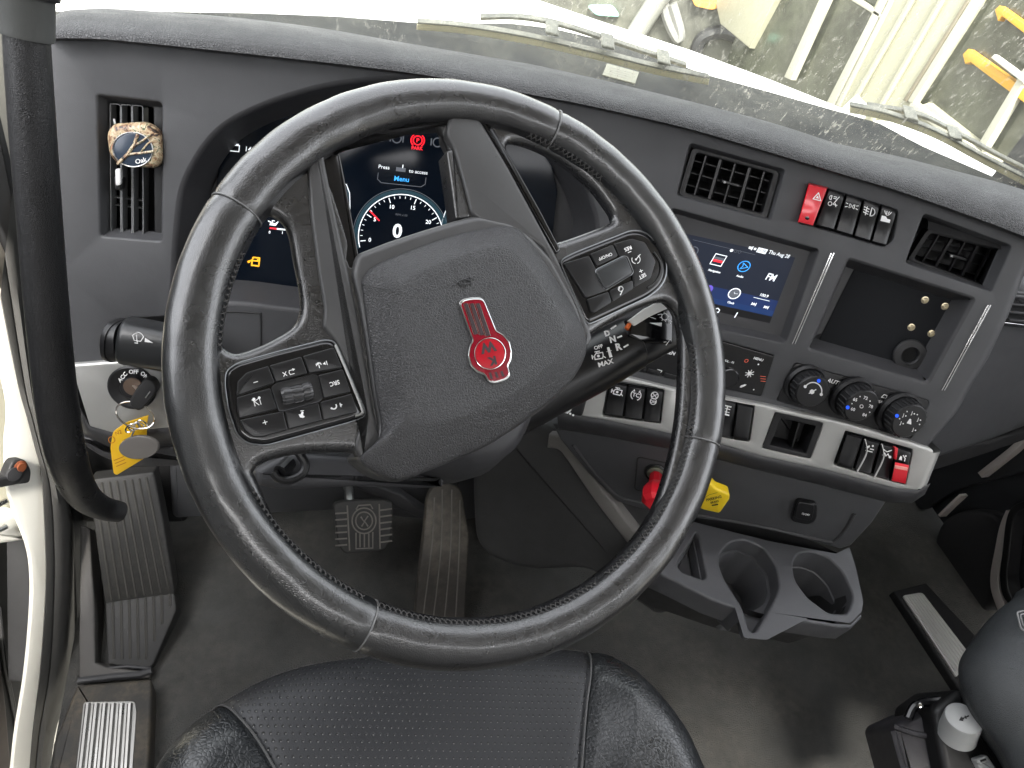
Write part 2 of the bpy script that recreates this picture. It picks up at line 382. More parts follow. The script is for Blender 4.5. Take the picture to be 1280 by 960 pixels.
# windshield
PG = Plane((0, 1.06, .78), facing(-8, -22))
def glass_mat():
    m = bpy.data.materials.new('dirty_windshield_glass'); m.use_nodes = True; t = m.node_tree; t.nodes.clear(); L = t.links.new
    out = t.nodes.new('ShaderNodeOutputMaterial'); tr = t.nodes.new('ShaderNodeBsdfTransparent'); df = t.nodes.new('ShaderNodeBsdfTranslucent'); dd = t.nodes.new('ShaderNodeBsdfDiffuse')
    gl = t.nodes.new('ShaderNodeBsdfGlossy'); gl.inputs['Roughness'].default_value = .03
    tr.inputs[0].default_value = (.93, .96, .93, 1)
    df.inputs[0].default_value = (.80, .78, .66, 1); dd.inputs[0].default_value = (.7, .68, .58, 1)
    tc = t.nodes.new('ShaderNodeTexCoord').outputs['Object']
    def nz(sc, rot, stretch, det=4):
        mp = t.nodes.new('ShaderNodeMapping'); mp.inputs['Rotation'].default_value = rot; mp.inputs['Scale'].default_value = stretch
        n = t.nodes.new('ShaderNodeTexNoise'); n.inputs['Scale'].default_value = sc; n.inputs['Detail'].default_value = det; L(tc, mp.inputs[0]); L(mp.outputs[0], n.inputs['Vector']); return n.outputs['Fac']
    def rng(s, a, b, c, d):
        r = t.nodes.new('ShaderNodeMapRange'); L(s, r.inputs[0])
        for i, v in enumerate((a, b, c, d)): r.inputs[1 + i].default_value = v
        return r.outputs[0]
    def mth(op, a, b):
        n = t.nodes.new('ShaderNodeMath'); n.operation = op
        for i, q in enumerate((a, b)):
            if isinstance(q, (int, float)): n.inputs[i].default_value = q
            else: L(q, n.inputs[i])
        return n.outputs[0]
    streak = rng(nz(170, (0, R(-34), 0), (1, 1, .03), 3), .56, .72, 0, .55)
    patch = rng(nz(5, (0, 0, 0), (1, 1, 1), 3), .40, .62, .12, 1)
    v = t.nodes.new('ShaderNodeTexVoronoi'); v.inputs['Scale'].default_value = 260; L(tc, v.inputs['Vector'])
    speck = rng(v.outputs['Distance'], .08, .22, .6, 0)
    keep = rng(nz(180, (0, 0, 0), (1, 1, 1), 1), .50, .56, 0, 1)
    glare_film = rng(nz(22, (0, 0, 0), (1, 1, 1), 6), .3, .75, .05, .13)  # dirt film, thickened to lay a pale glare over the view
    a = mth('ADD', mth('ADD', mth('MULTIPLY', streak, patch), mth('MULTIPLY', mth('MULTIPLY', speck, keep), patch)), glare_film)
    a = mth('MINIMUM', a, .85)
    m0 = t.nodes.new('ShaderNodeMixShader'); m0.inputs[0].default_value = .5; L(df.outputs[0], m0.inputs[1]); L(dd.outputs[0], m0.inputs[2])
    m1 = t.nodes.new('ShaderNodeMixShader'); L(a, m1.inputs[0]); L(tr.outputs[0], m1.inputs[1]); L(m0.outputs[0], m1.inputs[2])
    m2 = t.nodes.new('ShaderNodeMixShader'); m2.inputs[0].default_value = .05; L(m1.outputs[0], m2.inputs[1]); L(gl.outputs[0], m2.inputs[2])
    L(m2.outputs[0], out.inputs[0]); return m
mb = MB(); A = [PG.pt(x, y) for x, y in ((-60, -420), (1700, -420), (1560, 400), (-120, 82))]
mb.add(A, [(0, 1, 2, 3)])
ws = mb.build('windshield', glass_mat()); tag(ws, 'dusty streaked windshield glass above the dashboard', 'windshield')
# wipers just outside the glass
WIP = G('sunlit_blade_rubber', (.85, .76, .52), .6, grain=('noise', 500, .4), var=.15); WARM = G('wiper_arm_metal', (.16, .16, .14), .5, var=.5, dust=((.5, .48, .4), .8, 30))  # the blade's beige holds a sunlit look in its base colour
def wiper(lab, blade, arm, clips, grp):
    t = thing('windshield_wiper', lab, 'wiper', PG.pt(*blade[0], -.03), grp)
    bs = spline(blade, 8)
    def strip(name, pts, wd, h, m, th=.008):
        P = [np.array(p) for p in pts]; up, lo = [], []
        for i, p in enumerate(P):
            d = P[min(i + 1, len(P) - 1)] - P[max(i - 1, 0)]; nn = np.array([-d[1], d[0]]) / np.linalg.norm(d) * wd / 2; up.append(tuple(p - nn)); lo.append(tuple(p + nn))
        MB().slab(PG, up + lo[::-1], h - th, h, .001).build(name, m, t)
    strip('rubber_blade', bs, 7.5, -.016, WIP)
    strip('blade_spine', [(x + .6, y - 5) for x, y in bs], 2.4, -.012, WARM)
    strip('wiper_arm', spline(arm, 8), 4, -.03, WARM)
    for (x, y) in clips: MB().slab(PG, rc([(x - 8, y - 6), (x + 8, y - 2), (x + 9, y + 2), (x - 8, y - 1)], 2), -.035, -.01, .002).build('blade_clip', WARM, t)
wiper('long dusty wiper blade, coloured as sunlit, lying above the middle of the dashboard', [(521, 34), (580, 39), (660, 52), (740, 70), (820, 90), (886, 103)], [(600, 24), (650, 24), (700, 33), (770, 55), (858, 84)], [(690, 45), (760, 62), (830, 82)], 'windshield wipers')
wiper('right hand dusty wiper blade, coloured as sunlit, below the building window', [(1063, 138), (1110, 148), (1170, 170), (1230, 202), (1300, 238)], [(1085, 134), (1150, 146), (1200, 170), (1250, 197), (1300, 222)], [(1140, 152), (1195, 176)], 'windshield wipers')
MB().slab(PCW, [(759, 79), (799, 90), (794, 104), (753, 93)], .001, .003, .0004).build('sticker_base', G('sticker_paper', (.13, .13, .105), .6))
st = bpy.data.objects['sticker_base']; st.name = 'glass_sticker'; tag(st, 'small pale printed label on the black cowl just under the long wiper', 'sticker')
bpy.context.view_layer.update()
mb = MB(); pr = Print(mb, PCW, .0036, 776, 91, 15)
for q in range(4): pr.line([(-16, 4 - q * 2.6), (14 - (q % 2) * 4, 4 - q * 2.6)], 1)
o = mb.build('printed_lines', G('faded_ink', (.16, .16, .14), .6)); o.parent = st

# ================================================================== dashboard
db = thing('dashboard', 'dark grey truck dashboard curving from the grab handle to the passenger side', 'dashboard', (0.3, .62, .45))
arch = [(214, 425), (212, 380), (213, 335), (216, 290), (222, 240), (236, 205), (258, 172), (285, 148), (330, 126), (382, 109), (432, 99), (500, 94), (570, 99), (630, 115), (675, 145), (705, 180), (730, 220), (745, 258), (750, 290), (742, 330), (725, 375), (700, 398), (540, 408), (375, 392), (300, 383), (262, 385), (235, 405)]
arch = [arch[i] for i in range(len(arch))]
archs = spline(arch, 4, True)
VL = [(119, 116), (200, 124), (206, 130), (206, 296), (200, 305), (126, 299), (121, 292)]
VLr = rc([(118, 115, 8), (206, 125, 10), (205, 305, 8), (122, 298, 8)], 0, 5)
V1 = rc([(861, 176, 8), (984, 211, 7), (965, 278, 5), (843, 246, 7)], 0, 5)
V2 = rc([(1154, 264, 8), (1268, 306, 8), (1241, 367, 5), (1129, 330, 7)], 0, 5)
HZ = rc([(1010, 226, 5), (1125, 261, 6), (1119, 302, 6), (1105, 311, 6), (995, 279, 5)], 0, 4)
TS = rc([(838, 258, 8), (1026, 311, 7), (983, 431, 8), (800, 393, 8)], 0, 5)
TR = rc([(1059, 320, 8), (1222, 372, 8), (1161, 482, 8), (1007, 438, 8)], 0, 5)
RD = rc([(812, 399, 3), (970, 443, 4), (953, 498, 4), (783, 463, 3)], 0, 4)
CL = rc([(993, 451, 6), (1165, 500, 8), (1140, 551, 7), (968, 502, 6)], 0, 5)
STK = rc([(141, 398, 8), (230, 392, 4), (222, 452, 4), (145, 449, 3)], 0, 4)
ys = [138, 160, 210, 260, 310, 360, 410, 472]
BL = [(bend(y) - 22, y) for y in ys]; BR = [(bend(y) + 22, y) for y in ys]
fl = [(67, 44), (125, 45), (200, 52), (320, 64), (420, 75), (545, 90), (672, 116), (740, 129)] + [(bend(138) - 22, 138)] + BL[1:] + [(705, 477), (560, 480), (400, 472), (205, 449), (88, 458), (78, 340), (70, 200)]
mb = MB(); mb.sheet(PL, fl, [VLr, archs, STK])
fr = [(bend(138) + 22, 144)] + [BR[i] for i in range(1, 8)] + [(1000, 524), (1150, 559), (1186, 516), (1206, 479), (1224, 450), (1250, 394), (1270, 342), (1288, 300), (1210, 266), (1120, 234), (1060, 216), (960, 184), (857, 154)]
mb.sheet(PC, fr, [V1, V2, HZ, TS, TR, RD, CL])
rings = []
for t_ in range(9):
    t = t_ / 8; rg = []
    for y in ys:
        a, k_, b = PL.pt(bend(y) - 22, y), PL.pt(bend(y), y), PC.pt(bend(y) + 22, y + (6 if y == 138 else 0))
        rg.append((1 - t) ** 2 * a + 2 * t * (1 - t) * k_ + t * t * b)
    rings.append(rg)
mb.loft(rings, closed=False)
# rolled right and left edges
def edge_roll(pl, pts, dx, rad, back, mbx):
    rings = []
    for j in range(7):
        a = j / 6 * math.pi / 2
        rings.append([pl.pt(x, y) + pl.n * (-rad * (1 - math.cos(a))) + pl.e1 * (dx * rad * math.sin(a)) for x, y in pts])
    rings.append([pl.pt(x, y) + pl.e1 * (dx * rad) - pl.n * back for x, y in pts]); mbx.loft(rings, closed=False)
edge_roll(PC, [(1288, 300), (1270, 342), (1250, 394), (1224, 450), (1206, 479), (1186, 516), (1150, 559)], 1, .016, .25, mb)
edge_roll(PL, [(67, 44), (70, 200), (78, 340), (88, 458)], -1, .008, .12, mb)
# rims of the openings
mb.tub(PL, VLr, 0, -.020, .004, .003, cap=False)
for q, dpt, ins in ((V1, -.010, .002), (HZ, -.008, 0), (RD, -.006, 0), (CL, -.006, 0)): mb.tub(PC, q, 0, dpt, ins, .002, cap=False)
mb.tub(PC, V2, 0, -.018, .002, .002, cap=False)
mb.tub(PL, STK, 0, -.04, .001, .002)
mb.build('fascia_panel', DASH, db)
# instrument binnacle: a raised lip, sloping walls, the floor carries the display
mb = MB()
P = [PL.uv(x, y) for x, y in archs]
if area2(P) < 0: P = P[::-1]
rings = [[PL.at(p, 0) for p in P]]
for j in range(1, 5):
    a = j / 4 * math.pi / 2; rings.append([PL.at(p, -.006 * (1 - math.cos(a))) for p in inset(P, .006 * math.sin(a))])
rings.append([PL.at(p, -.05) for p in inset(P, .022)])
mb.loft(rings, cap1=True); mb.build('binnacle_wall', DGREY, db)
# top pad
lo = [(62, 50), (80, 50), (125, 51), (200, 58), (320, 71), (420, 82), (545, 98), (672, 122), (740, 135), (857, 162), (960, 192), (1060, 222), (1120, 240), (1210, 272), (1290, 303), (1400, 350)]
up = [(67, 22), (78, 14), (105, 12), (175, 16), (300, 26), (410, 40), (530, 61), (650, 81), (725, 95), (850, 124), (960, 152), (1070, 187), (1135, 202), (1215, 219), (1300, 244), (1420, 290)]
lo = spline(lo, 5); up = spline(up, 5)
rings = []
for (a, b) in zip(lo, up):
    A = surf(*a, .004); A0 = surf(*a, -.03); da = np.linalg.norm(A - CAM) / np.linalg.norm(ray(*a))
    a, b = np.array(a), np.array(b)
    sl = [A0, A]
    K0 = CAM + ray(*a) * (da - .016)
    K1 = CAM + ray(*(a + .5 * (b - a))) * (da - .020); K2 = CAM + ray(*b) * (da + .006); B = CAM + ray(*b) * (da + .075)
    for j in range(1, 4):
        t = j / 3; sl.append((1 - t) ** 2 * A + 2 * t * (1 - t) * (CAM + ray(*a) * (da - .010)) + t * t * (CAM + ray(*(a + .06 * (b - a))) * (da - .016)))
    A2 = sl[-1]
    for j in range(1, 11):
        t = j / 10; sl.append((1 - t) ** 3 * A2 + 3 * t * (1 - t) ** 2 * K1 + 3 * t * t * (1 - t) * K2 + t ** 3 * B)
    sl.append(B + np.array([0, .10, -.035])); sl.append(B + np.array([0, .11, -.16]))
    rings.append(sl)
mb = MB(); mb.loft(rings, closed=False)
mb.add(rings[0], [tuple(range(len(rings[0])))])
mb.build('top_pad', PAD, db, sharp=50)
# silver trim strips: profile swept along the lower edge
def trim(pl, top, bot, h, name, m, parent, holes=(), lip=.012, k0=-.03):
    mb = MB(); mb.sheet(pl, list(top) + list(bot)[::-1], [list(q) for q in holes], h)
    n_ = pl.n
    for row, sg in ((top, 1), (bot, -1)):
        rings = []
        for j in range(4):
            a = j / 3 * math.pi / 2; rings.append([pl.pt(x, y, h) + pl.e2 * (sg * .003 * math.sin(a)) - n_ * (.003 * (1 - math.cos(a))) for x, y in row])
        rings.append([pl.pt(x, y, h) + pl.e2 * (sg * .003) - n_ * lip for x, y in row]); mb.loft(rings, closed=False)
    for q in holes: mb.tub(pl, q, h, h - .012, .0, .0012, cap=False)
    return mb.build(name, m, parent)
SB1 = rc([(760, 473, 4), (832, 485, 4), (827, 531, 4), (751, 521, 4)], 0, 4)
SB2 = rc([(853, 487, 4), (945, 505, 5), (938, 554, 5), (846, 538, 4)], 0, 4)
PK = rc([(968, 514, 3), (1031, 528, 4), (1014, 575, 4), (951, 561, 3)], 0, 4)
SB3 = rc([(1056, 537, 3), (1143, 561, 4), (1133, 608, 4), (1040, 582, 4)], 0, 4)
ttop = [(700, 474), (764, 470), (845, 490), (907, 500), (960, 510), (1060, 532), (1140, 556), (1166, 566)]
tbot = [(697, 513), (760, 524), (842, 541), (900, 553), (950, 568), (1030, 585), (1120, 609), (1148, 611)]
trim(PC, ttop, tbot, .010, 'silver_trim_strip', SILVER, db, [SB1, SB2, PK, SB3])
# rounded right end of the trim
rings = []
for j in range(8):
    a = j / 7 * math.pi / 2 * 1.1
    rings.append([PC.pt(x, y, .010) + PC.e1 * (.014 * math.sin(a)) - PC.n * (.014 * (1 - math.cos(a))) for x, y in ((1166, 566), (1156.4, 590), (1148, 611))])
rings.append([q - PC.n * .12 for q in rings[-1]])
MB().loft(rings, closed=False).build('trim_end', SILVER, db)
# dark lip below the trim
mb = MB(); lt = [(x, y + 1) for x, y in tbot] + [(1163, 604)]
lb = [(697, 536), (760, 546), (842, 562), (900, 575), (950, 588), (1030, 607), (1110, 628), (1140, 629), (1156, 618)]
rings = []
for j in range(9):
    t = j / 8; rings.append([(1 - t) ** 2 * PC.pt(*a, .009) + 2 * t * (1 - t) * PC.pt(a[0] * .4 + b[0] * .6, a[1] * .4 + b[1] * .6, .016) + t * t * PC.pt(*b, -.012) for a, b in zip(lt, lb)])
rings.append([q - PC.n * .06 + PC.e2 * .004 for q in rings[-1]])
mb.loft(rings, closed=False); mb.build('lower_lip', DGREY, db, sharp=60)
# left silver trim with its lip and bracket
trim(PL, [(90, 459), (205, 450), (260, 456)], [(112, 531), (140, 539), (262, 528)], .008, 'silver_trim_strip', SILVER, db, [ell(168, 482, 25, 24, 0, 28)])
rings = []
for j in range(8):
    t = j / 7; rings.append([(1 - t) ** 2 * PL.pt(*a, .007) + 2 * t * (1 - t) * PL.pt(a[0] * .5 + b[0] * .5, a[1] * .4 + b[1] * .6, .014) + t * t * PL.pt(*b, -.01) for a, b in zip([(90, 460), (96, 500), (112, 532), (140, 540), (262, 529)], [(84, 462), (88, 505), (106, 545), (140, 562), (262, 552)])])
MB().loft(rings, closed=False).build('lower_lip', DGREY, db, sharp=60)
mb = MB(); mb.slab(PL, rc([(100, 546, 2), (116, 548, 3), (128, 560, 6), (150, 566, 6), (262, 552, 2), (262, 582, 4), (165, 585, 10), (128, 573, 8), (102, 556, 3)], 0, 4), -.06, -.006, .004); mb.build('lower_bracket', DGREY, db)
# inset service cover below the display
mb = MB()
for q in ([(268, 389), (320, 391), (326, 397), (326, 440)],):
    s_ = spline(q, 4); mb.tube([PL.pt(x, y, .0) for x, y in s_], .0012, 6)
mb.build('cover_seam', BLKM, db)
# lower centre panel under the lip, a little further back
PN = Plane(PC.pt(900, 590, -.035), facing(-25, 8))
lp = [(690, 530), (760, 540), (900, 565), (1030, 598), (1112, 622), (1090, 655), (1064, 683), (1050, 687), (960, 662), (875, 649), (815, 641), (772, 628), (735, 592), (700, 550)]
mb = MB(); mb.slab(PN, lp, -.05, 0, .004, cap0=True); mb.build('lower_panel', DASH, db)
mb = MB(); mb.tube([PN.pt(x, y, .0) for x, y in spline([(716, 556), (732, 578), (755, 604), (772, 620), (800, 628), (880, 645), (960, 660), (1030, 676), (1045, 675), (1058, 660), (1068, 642)], 5)], .0022, 8, flat=1.3); mb.build('panel_groove', DGREY, db)
mb = MB(); mb.tube([PN.pt(x, y, .0005) for x, y in rc([(797, 571), (860, 585), (855, 625), (793, 612)], 5, 4)], .0009, 6, closed=True); mb.build('valve_plate_edge', BLKM, db)
# two chrome accents beside the tray
for a, b in (((1041, 316), (992, 430)), ((1237, 381), (1179, 488))):
    for dx, wd in ((-1.6, 1.5), (1.6, 1.5)):
        mb = MB(); mb.slab(PC, [(a[0] + dx - wd / 2, a[1]), (a[0] + dx + wd / 2, a[1] + .4), (b[0] + dx + wd / 2, b[1] + .4), (b[0] + dx - wd / 2, b[1])], -.002, .0012, .0003); mb.build('chrome_accent', CHROME, db)
# passenger side of the dashboard, beyond the centre stack
PR = Plane((1.05, .62, .7), facing(4, 20))
mb = MB(); mb.slab(PR, [(1150, 300), (1500, 420), (1500, 480), (1290, 535), (1238, 556), (1180, 575), (1100, 600), (1100, 420)], -.1, 0, .02, bseg=5); mb.build('passenger_fascia', DASH, db)
mb = MB(); mb.slab(PR, [(1150, 560), (1235, 552), (1290, 535), (1290, 548), (1240, 566), (1160, 592)], -.1, -.02, .006); mb.build('glovebox_edge', BLKM, db)
# ================================================================== instrument display
PS = Plane(PL.o - PL.n * .044, PL.n)          # the glass of the instrument display
dsp = thing('instrument_display', 'wide black digital instrument display behind the steering wheel, speed dial reading 0', 'display', PS.pt(480, 300))
SCR = G('display_glass', (.004, .007, .013), .12, spec=.22)
scp = [(277, 172), (300, 152), (345, 132), (400, 117), (450, 110), (520, 112), (580, 122), (630, 142), (665, 172), (690, 205), (697, 240), (690, 300), (672, 350), (640, 392), (540, 384), (375, 366), (283, 357), (264, 352), (266, 300), (270, 235)]
mb = MB(); mb.slab(PS, rc(scp, 5, 3), -.004, 0, .001); mb.build('display_glass', SCR, dsp)
mb = MB(); HS = .0006
def PP(x, y, a=7, sc=1, k=0): return Print(mb, PS, HS, x, y, a, sc, k)
# k: 0 white 1 red 2 amber 3 blue 4 teal 5 dim grey 6 navy
p = PP(293, 185, 6); p.line([(-6, -4), (6, -4), (6, 3.5), (-6, 3.5)], 1.2, True).poly([(-5, 3.5), (-2, 3.5), (-2, 5.5), (-5, 5.5)]).poly([(2, 3.5), (5, 3.5), (5, 5.5), (2, 5.5)])
PP(313, 187, 6).text('14.0', 6.2)
p = PP(342, 279, 7, 1); p.poly([(-5, -3), (3, -3), (6, 2.5), (5, 3), (2, 0), (-4, 1)]).line([(-7, 2), (-4, 1)], 1.2).line([(-2, 1), (-2, 3), (1, 3)], 1)
p = PP(346, 286, 6); p.poly([(-9, -.9), (0, -.9), (0, .9), (-9, .9)], 1).poly([(0, -.9), (22, -.9), (22, .9), (0, .9)], 0)
PP(337, 290.5, 6).text('0', 3.4); PP(353, 291, 6).text('1', 3.4); PP(355, 279, 6).text('0', 5)
p = PP(319, 327, 6, 1, 2); p.line([(-4, -5), (5, -5), (5, 5), (-3, 5), (-4, 1)], 1.8, True).line([(-9, -1), (-5, 1), (3, 1), (3, 3)], 1.8).disc(-8, -1, 1.6)
# parking brake lamp
p = PP(522, 177, 5, 1, 1); p.ring(0, 1.5, 5.6, 1.5).text('P', 5, 0, 1.5, .04).ring(0, 1.5, 8.3, 1.5, 130, 230, 8).ring(0, 1.5, 8.3, 1.5, -50, 50, 8).text('PARK', 4.2, 0, -8.4, .03)
for x, y in ((470, 172), (496, 173), (547, 178)):
    p = PP(x, y, 5, 1, 5); p.ring(0, 0, 5.5, 1.5).line([(-8, 4), (-8, -4)], 1.6).line([(8, 4), (8, -4)], 1.6)
PP(480, 209, 7).text('Press', 4.8, bold=.0); PP(523, 215, 7).text('to access', 4.6, bold=.0)
p = PP(501, 212, 7, 1, 5); p.poly([(-6, -2.5), (6, -2.5), (6, 2.5), (-6, 2.5)]).line([(2, 2), (2, 6)], 1.2, k=0)
p = PP(502, 225, 6, 1, 5); p.line([(-30, 6), (-30, -2), (-25, -6), (25, -6), (30, -2), (30, 6)], .8); PP(502, 224, 6, 1, 3).text('Menu', 6.2)
# speed dial
cx, cy = 501, 296; rr = 53
p = PP(cx, cy, 6); p.ring(0, 0, rr, 1.2, -20, 200, 48, k=0).ring(0, 0, rr + 3.5, 4.5, -20, 200, 48, k=4).ring(0, 0, rr + 7, .8, -20, 200, 48, k=5)
for i in range(26):
    a = 192 - i * 7.9; big = i % 5 == 0; r0 = rr - 2.5; r1 = rr - (8.5 if big else 5)
    if a < -10: break
    p.line([(r0 * math.cos(R(a)), r0 * math.sin(R(a))), (r1 * math.cos(R(a)), r1 * math.sin(R(a)))], 1.1 if big else .7, k=0)
for i, tx in enumerate(('0', '5', '10', '15', '20', '25')):
    a = 192 - i * 39.5; p.text(tx, 5, (rr - 14) * math.cos(R(a)), (rr - 14) * math.sin(R(a)), k=0)
p.line([((rr - 3) * math.cos(R(146)), (rr - 3) * math.sin(R(146))), ((rr - 19) * math.cos(R(149)), (rr - 19) * math.sin(R(149)))], 1.8, k=1)
p.text('0', 17, -5, 6, .03, 1.0, k=0); p.text('RPM x100', 2.6, -2, 27, .0, k=5)
PP(424, 250, 6, 1, 4).line([(-2, 24), (7, 20), (12, 10), (15, -12), (22, -40)], .9, k=0).poly([(-10, 23), (-2, 23), (6, 19), (11, 10), (14, -12), (20, -40), (-10, -40)], 4)
PP(572, 262, 6, 1, 4).line([(4, 16), (-8, 10), (-14, 0), (-18, -18)], .9, k=0).poly([(8, 16), (4, 15), (-7, 9), (-13, -1), (-16, -18), (8, -18)], 4)
tag(mb.build('display_graphics', [E_W, E_R, E_O, E_B, E_T, E_G, E_N], dsp, recalc=False), kind='stuff')
# ================================================================== touchscreen
ts = thing('touchscreen', 'lit centre touchscreen reading FM 100.9 and Thu Aug 28, right of the wheel rim', 'touchscreen', PC.pt(920, 345, -.012))
TQ = [(838, 288), (994, 322), (962, 404), (813, 371)]
mb = MB(); mb.tub(PC, TS, 0, -.014, .005, .002, cap=False)
mb.sheet(PC, [(826, 248), (1040, 306), (992, 442), (786, 402)], [TQ], -.012); mb.build('bezel', DGREY, ts)
mb = MB(); mb.slab(PC, [(834, 286), (997, 321), (964, 407), (810, 373)], -.016, -.0125, .0005); mb.build('screen_glass', G('touch_glass', (.008, .014, .03), .12, coat=.2), ts)
mb = MB()
def TP(x, y, sc=1, k=0, sh=.12): return Print(mb, PC, -.0118, x, y, 13.5, sc, k, sh * 2.6)
# k 0 white 1 red 2 blue 3 deep blue 4 grey 5 purple 6 navy 7 black
def tq(u0, v0, u1, v1, k, h=-.0121):
    Q = [np.array(q, float) for q in TQ]
    f = lambda u, v: (1 - v) * ((1 - u) * Q[0] + u * Q[1]) + v * ((1 - u) * Q[3] + u * Q[2])
    mb.add([PC.pt(*f(u, v), h) for u, v in ((u0, v0), (u1, v0), (u1, v1), (u0, v1))], [(0, 1, 2, 3)], k)
def fp(u, v):
    Q = [np.array(q, float) for q in TQ]; q = (1 - v) * ((1 - u) * Q[0] + u * Q[1]) + v * ((1 - u) * Q[3] + u * Q[2]); return q
tq(0, 0, 1, .80, 6, -.0123); tq(0, .80, 1, .90, 3, -.0123); tq(0, .66, 1, .82, 8, -.01225)
tq(0, .90, 1, 1, 7, -.0123)
def rq(x, y, w_, h_, k, dh=0): TP(x, y, 1, k).poly([(-w_ / 2, -h_ / 2), (w_ / 2, -h_ / 2), (w_ / 2, h_ / 2), (-w_ / 2, h_ / 2)])
TP(905, 309).line([(-40, 0), (40, 0)], .5, k=4)
TP(974, 318).text('Thu Aug 28', 4.8, sx=.85, bold=.01); rq(952.5, 313.5, 12, 6.5, 0)
Print(mb, PC, -.0114, 952.5, 313.5, 13.5, 1, 7, .3).text('11:10', 3.0)
p = TP(939, 310); p.poly([(-3, -1.5), (0, -1.5), (2, -3), (2, 3), (0, 1.5), (-3, 1.5)]).disc(5, 0, 1.6)
TP(914.5, 313).disc(0, 0, 2.0); TP(919.5, 314).ring(0, 0, 1.7, .5, k=4); TP(924.5, 315).ring(0, 0, 1.7, .5, k=4)
p = TP(898, 325); p.poly([(-6, 0), (6, 0), (6, 3.5), (-6, 3.5)], 4).poly([(-6, -3), (6, -3), (6, 0), (-6, 0)], 1).line([(-7, -7), (7, -7), (7, 7), (-7, 7)], 1, True)
TP(893, 339).text('Navigation', 2.6, bold=.03)
p = TP(930, 333); p.ring(0, 0, 7, 1, k=2).line([(-3, -4), (5, 0), (-3, 4), (-1.4, 0)], .9, True, k=2); TP(925, 345.5).text('Audio', 2.6, bold=.03)
p = TP(918, 367); p.disc(0, 0, 6, k=4).ring(0, 0, 6.8, 1.2).line([(0, 0), (-1, 2)], .9).line([(0, 0), (4, .8)], .9); TP(913.5, 378.5).text('Clock', 2.6, bold=.03)
p = TP(886, 361); p.disc(0, 0, 5, k=5).disc(0, 0, 2.4, k=4); TP(866, 314).ring(0, 0, 6, 1.2, k=4)
TP(964, 347).text('FM', 9, sx=.8, bold=.02); TP(955, 369.5).text('100.9', 3.6, bold=.02); TP(952, 374).line([(-10, 0), (10, 0)], .7)
for x, y in ((942, 380), (957.5, 384)):
    p = TP(x, y); p.poly([(-2.6, -2), (.4, 0), (-2.6, 2)]).poly([(0, -2), (2.6, 0), (0, 2)]).line([(2.8, -2), (2.8, 2)], .8)
TP(920, 394).line([(0, -3), (0, 3.4)], 1.3); TP(896, 388).line([(-3, 1), (0, 3), (3, 1), (3, -2), (-3, -2)], 1, True)
mb.build('screen_graphics', [E_W, E_R, E_B, E_BD, E_G, E('lit_purple', (.15, .10, .6), .7), E_N, G('screen_black', (.003, .003, .005), .3), E('lit_blue_glow', (.002, .018, .09), .8)], ts, recalc=False)
# ================================================================== radio
rd = thing('radio', 'slim black radio unit marked KEN, below the touchscreen and partly behind the rim', 'radio', PC.pt(880, 450))
mb = MB(); mb.slab(PC, rc([(815, 401), (969, 445), (952, 496), (785, 461)], 3, 3), -.02, -.0005, .0015); mb.build('radio_body', GLOSS, rd)
mb = MB()
def RP(x, y, sc=1, k=0): return Print(mb, PC, .0004, x, y, 15, sc, k, .3)
RP(838, 441).text('KEN', 4.6, bold=.03); RP(824, 463.5).line([(-3, 1), (3, 1), (3, -1.5), (0, -1.5)], .9)
RP(833, 431).line([(-2, -2), (2, 2)], 1).line([(-4, 1), (-1, 1)], .8)
RP(911, 452).text('VOL - PS', 2.6, bold=.02); RP(948, 449).text('MENU', 3.2, bold=.03); RP(948, 455.5).disc(0, 0, 1)
p = RP(937, 467); p.disc(0, 0, 2.6)
for i in range(8): p.line([(3 * math.cos(i * .785), 3 * math.sin(i * .785)), (4.9 * math.cos(i * .785), 4.9 * math.sin(i * .785))], 1)
p = RP(929, 483.5); p.poly([(2, 4), (0, 3.6), (-3.4, 1), (-3.9, -1.6), (-1.8, -1.5), (.6, .4), (1.9, 2.4)][::1]); RP(942, 487).disc(0, 0, .9)
RP(933, 451, 1, 1).ring(0, 0, 2, .7)
for i in range(3): RP(953.5, 471 + i * 3, 1, 1).line([(-3 + i * .2, 0), (3, 1)], .7)
tag(mb.build('radio_print', [INK, E('lit_dim_red', (.5, .10, .06), .7)], rd, recalc=False), kind='stuff')
mb = MB(); mb.lathe(PC.pt(911, 471, -.001), PC.n, [(.0115, 0), (.0115, .005), (.0105, .006), (.0, .006)], 28, cap=False); mb.build('volume_knob', GLOSS, rd)
for (x, y) in ((800, 461), (818, 466), (838, 471), (858, 476)):
    MB().slab(PC, [(x - 7, y - 5), (x + 8, y - 1), (x + 6, y + 4), (x - 9, y)], -.001, .0012, .0006).build('radio_button', BTN, rd)
# ================================================================== blank tray with bolts
tr = thing('open_tray', 'square recessed black tray with four bolts and a round cable hole', 'tray', PC.pt(1110, 400, -.02))
mb = MB(); mb.tub(PC, TR, 0, -.026, .007, .004); mb.build('tray_shell', DGREY, tr)
mb = MB(); mb.slab(PC, rc([(1070, 332), (1200, 376), (1155, 470), (1020, 433)], 3, 3), -.028, -.025, .0005); mb.build('tray_mat', G('tray_black', (.008, .009, .011), .7, spec=.2, grain=('noise', 900, .1)), tr)
for x, y in ((1156, 375), (1181, 383), (1139, 409), (1164, 417)):
    mb = MB(); mb.lathe(PC.pt(x, y, -.025), PC.n, [(.0044, 0), (.0044, .0008), (.0034, .001), (.0032, .0026), (.0027, .003), (.0014, .003), (.0014, .0018), (0, .0018)], 16, cap=False); mb.build('bolt', G('brass_bolt', (.62, .54, .38), .3, 1), tr)
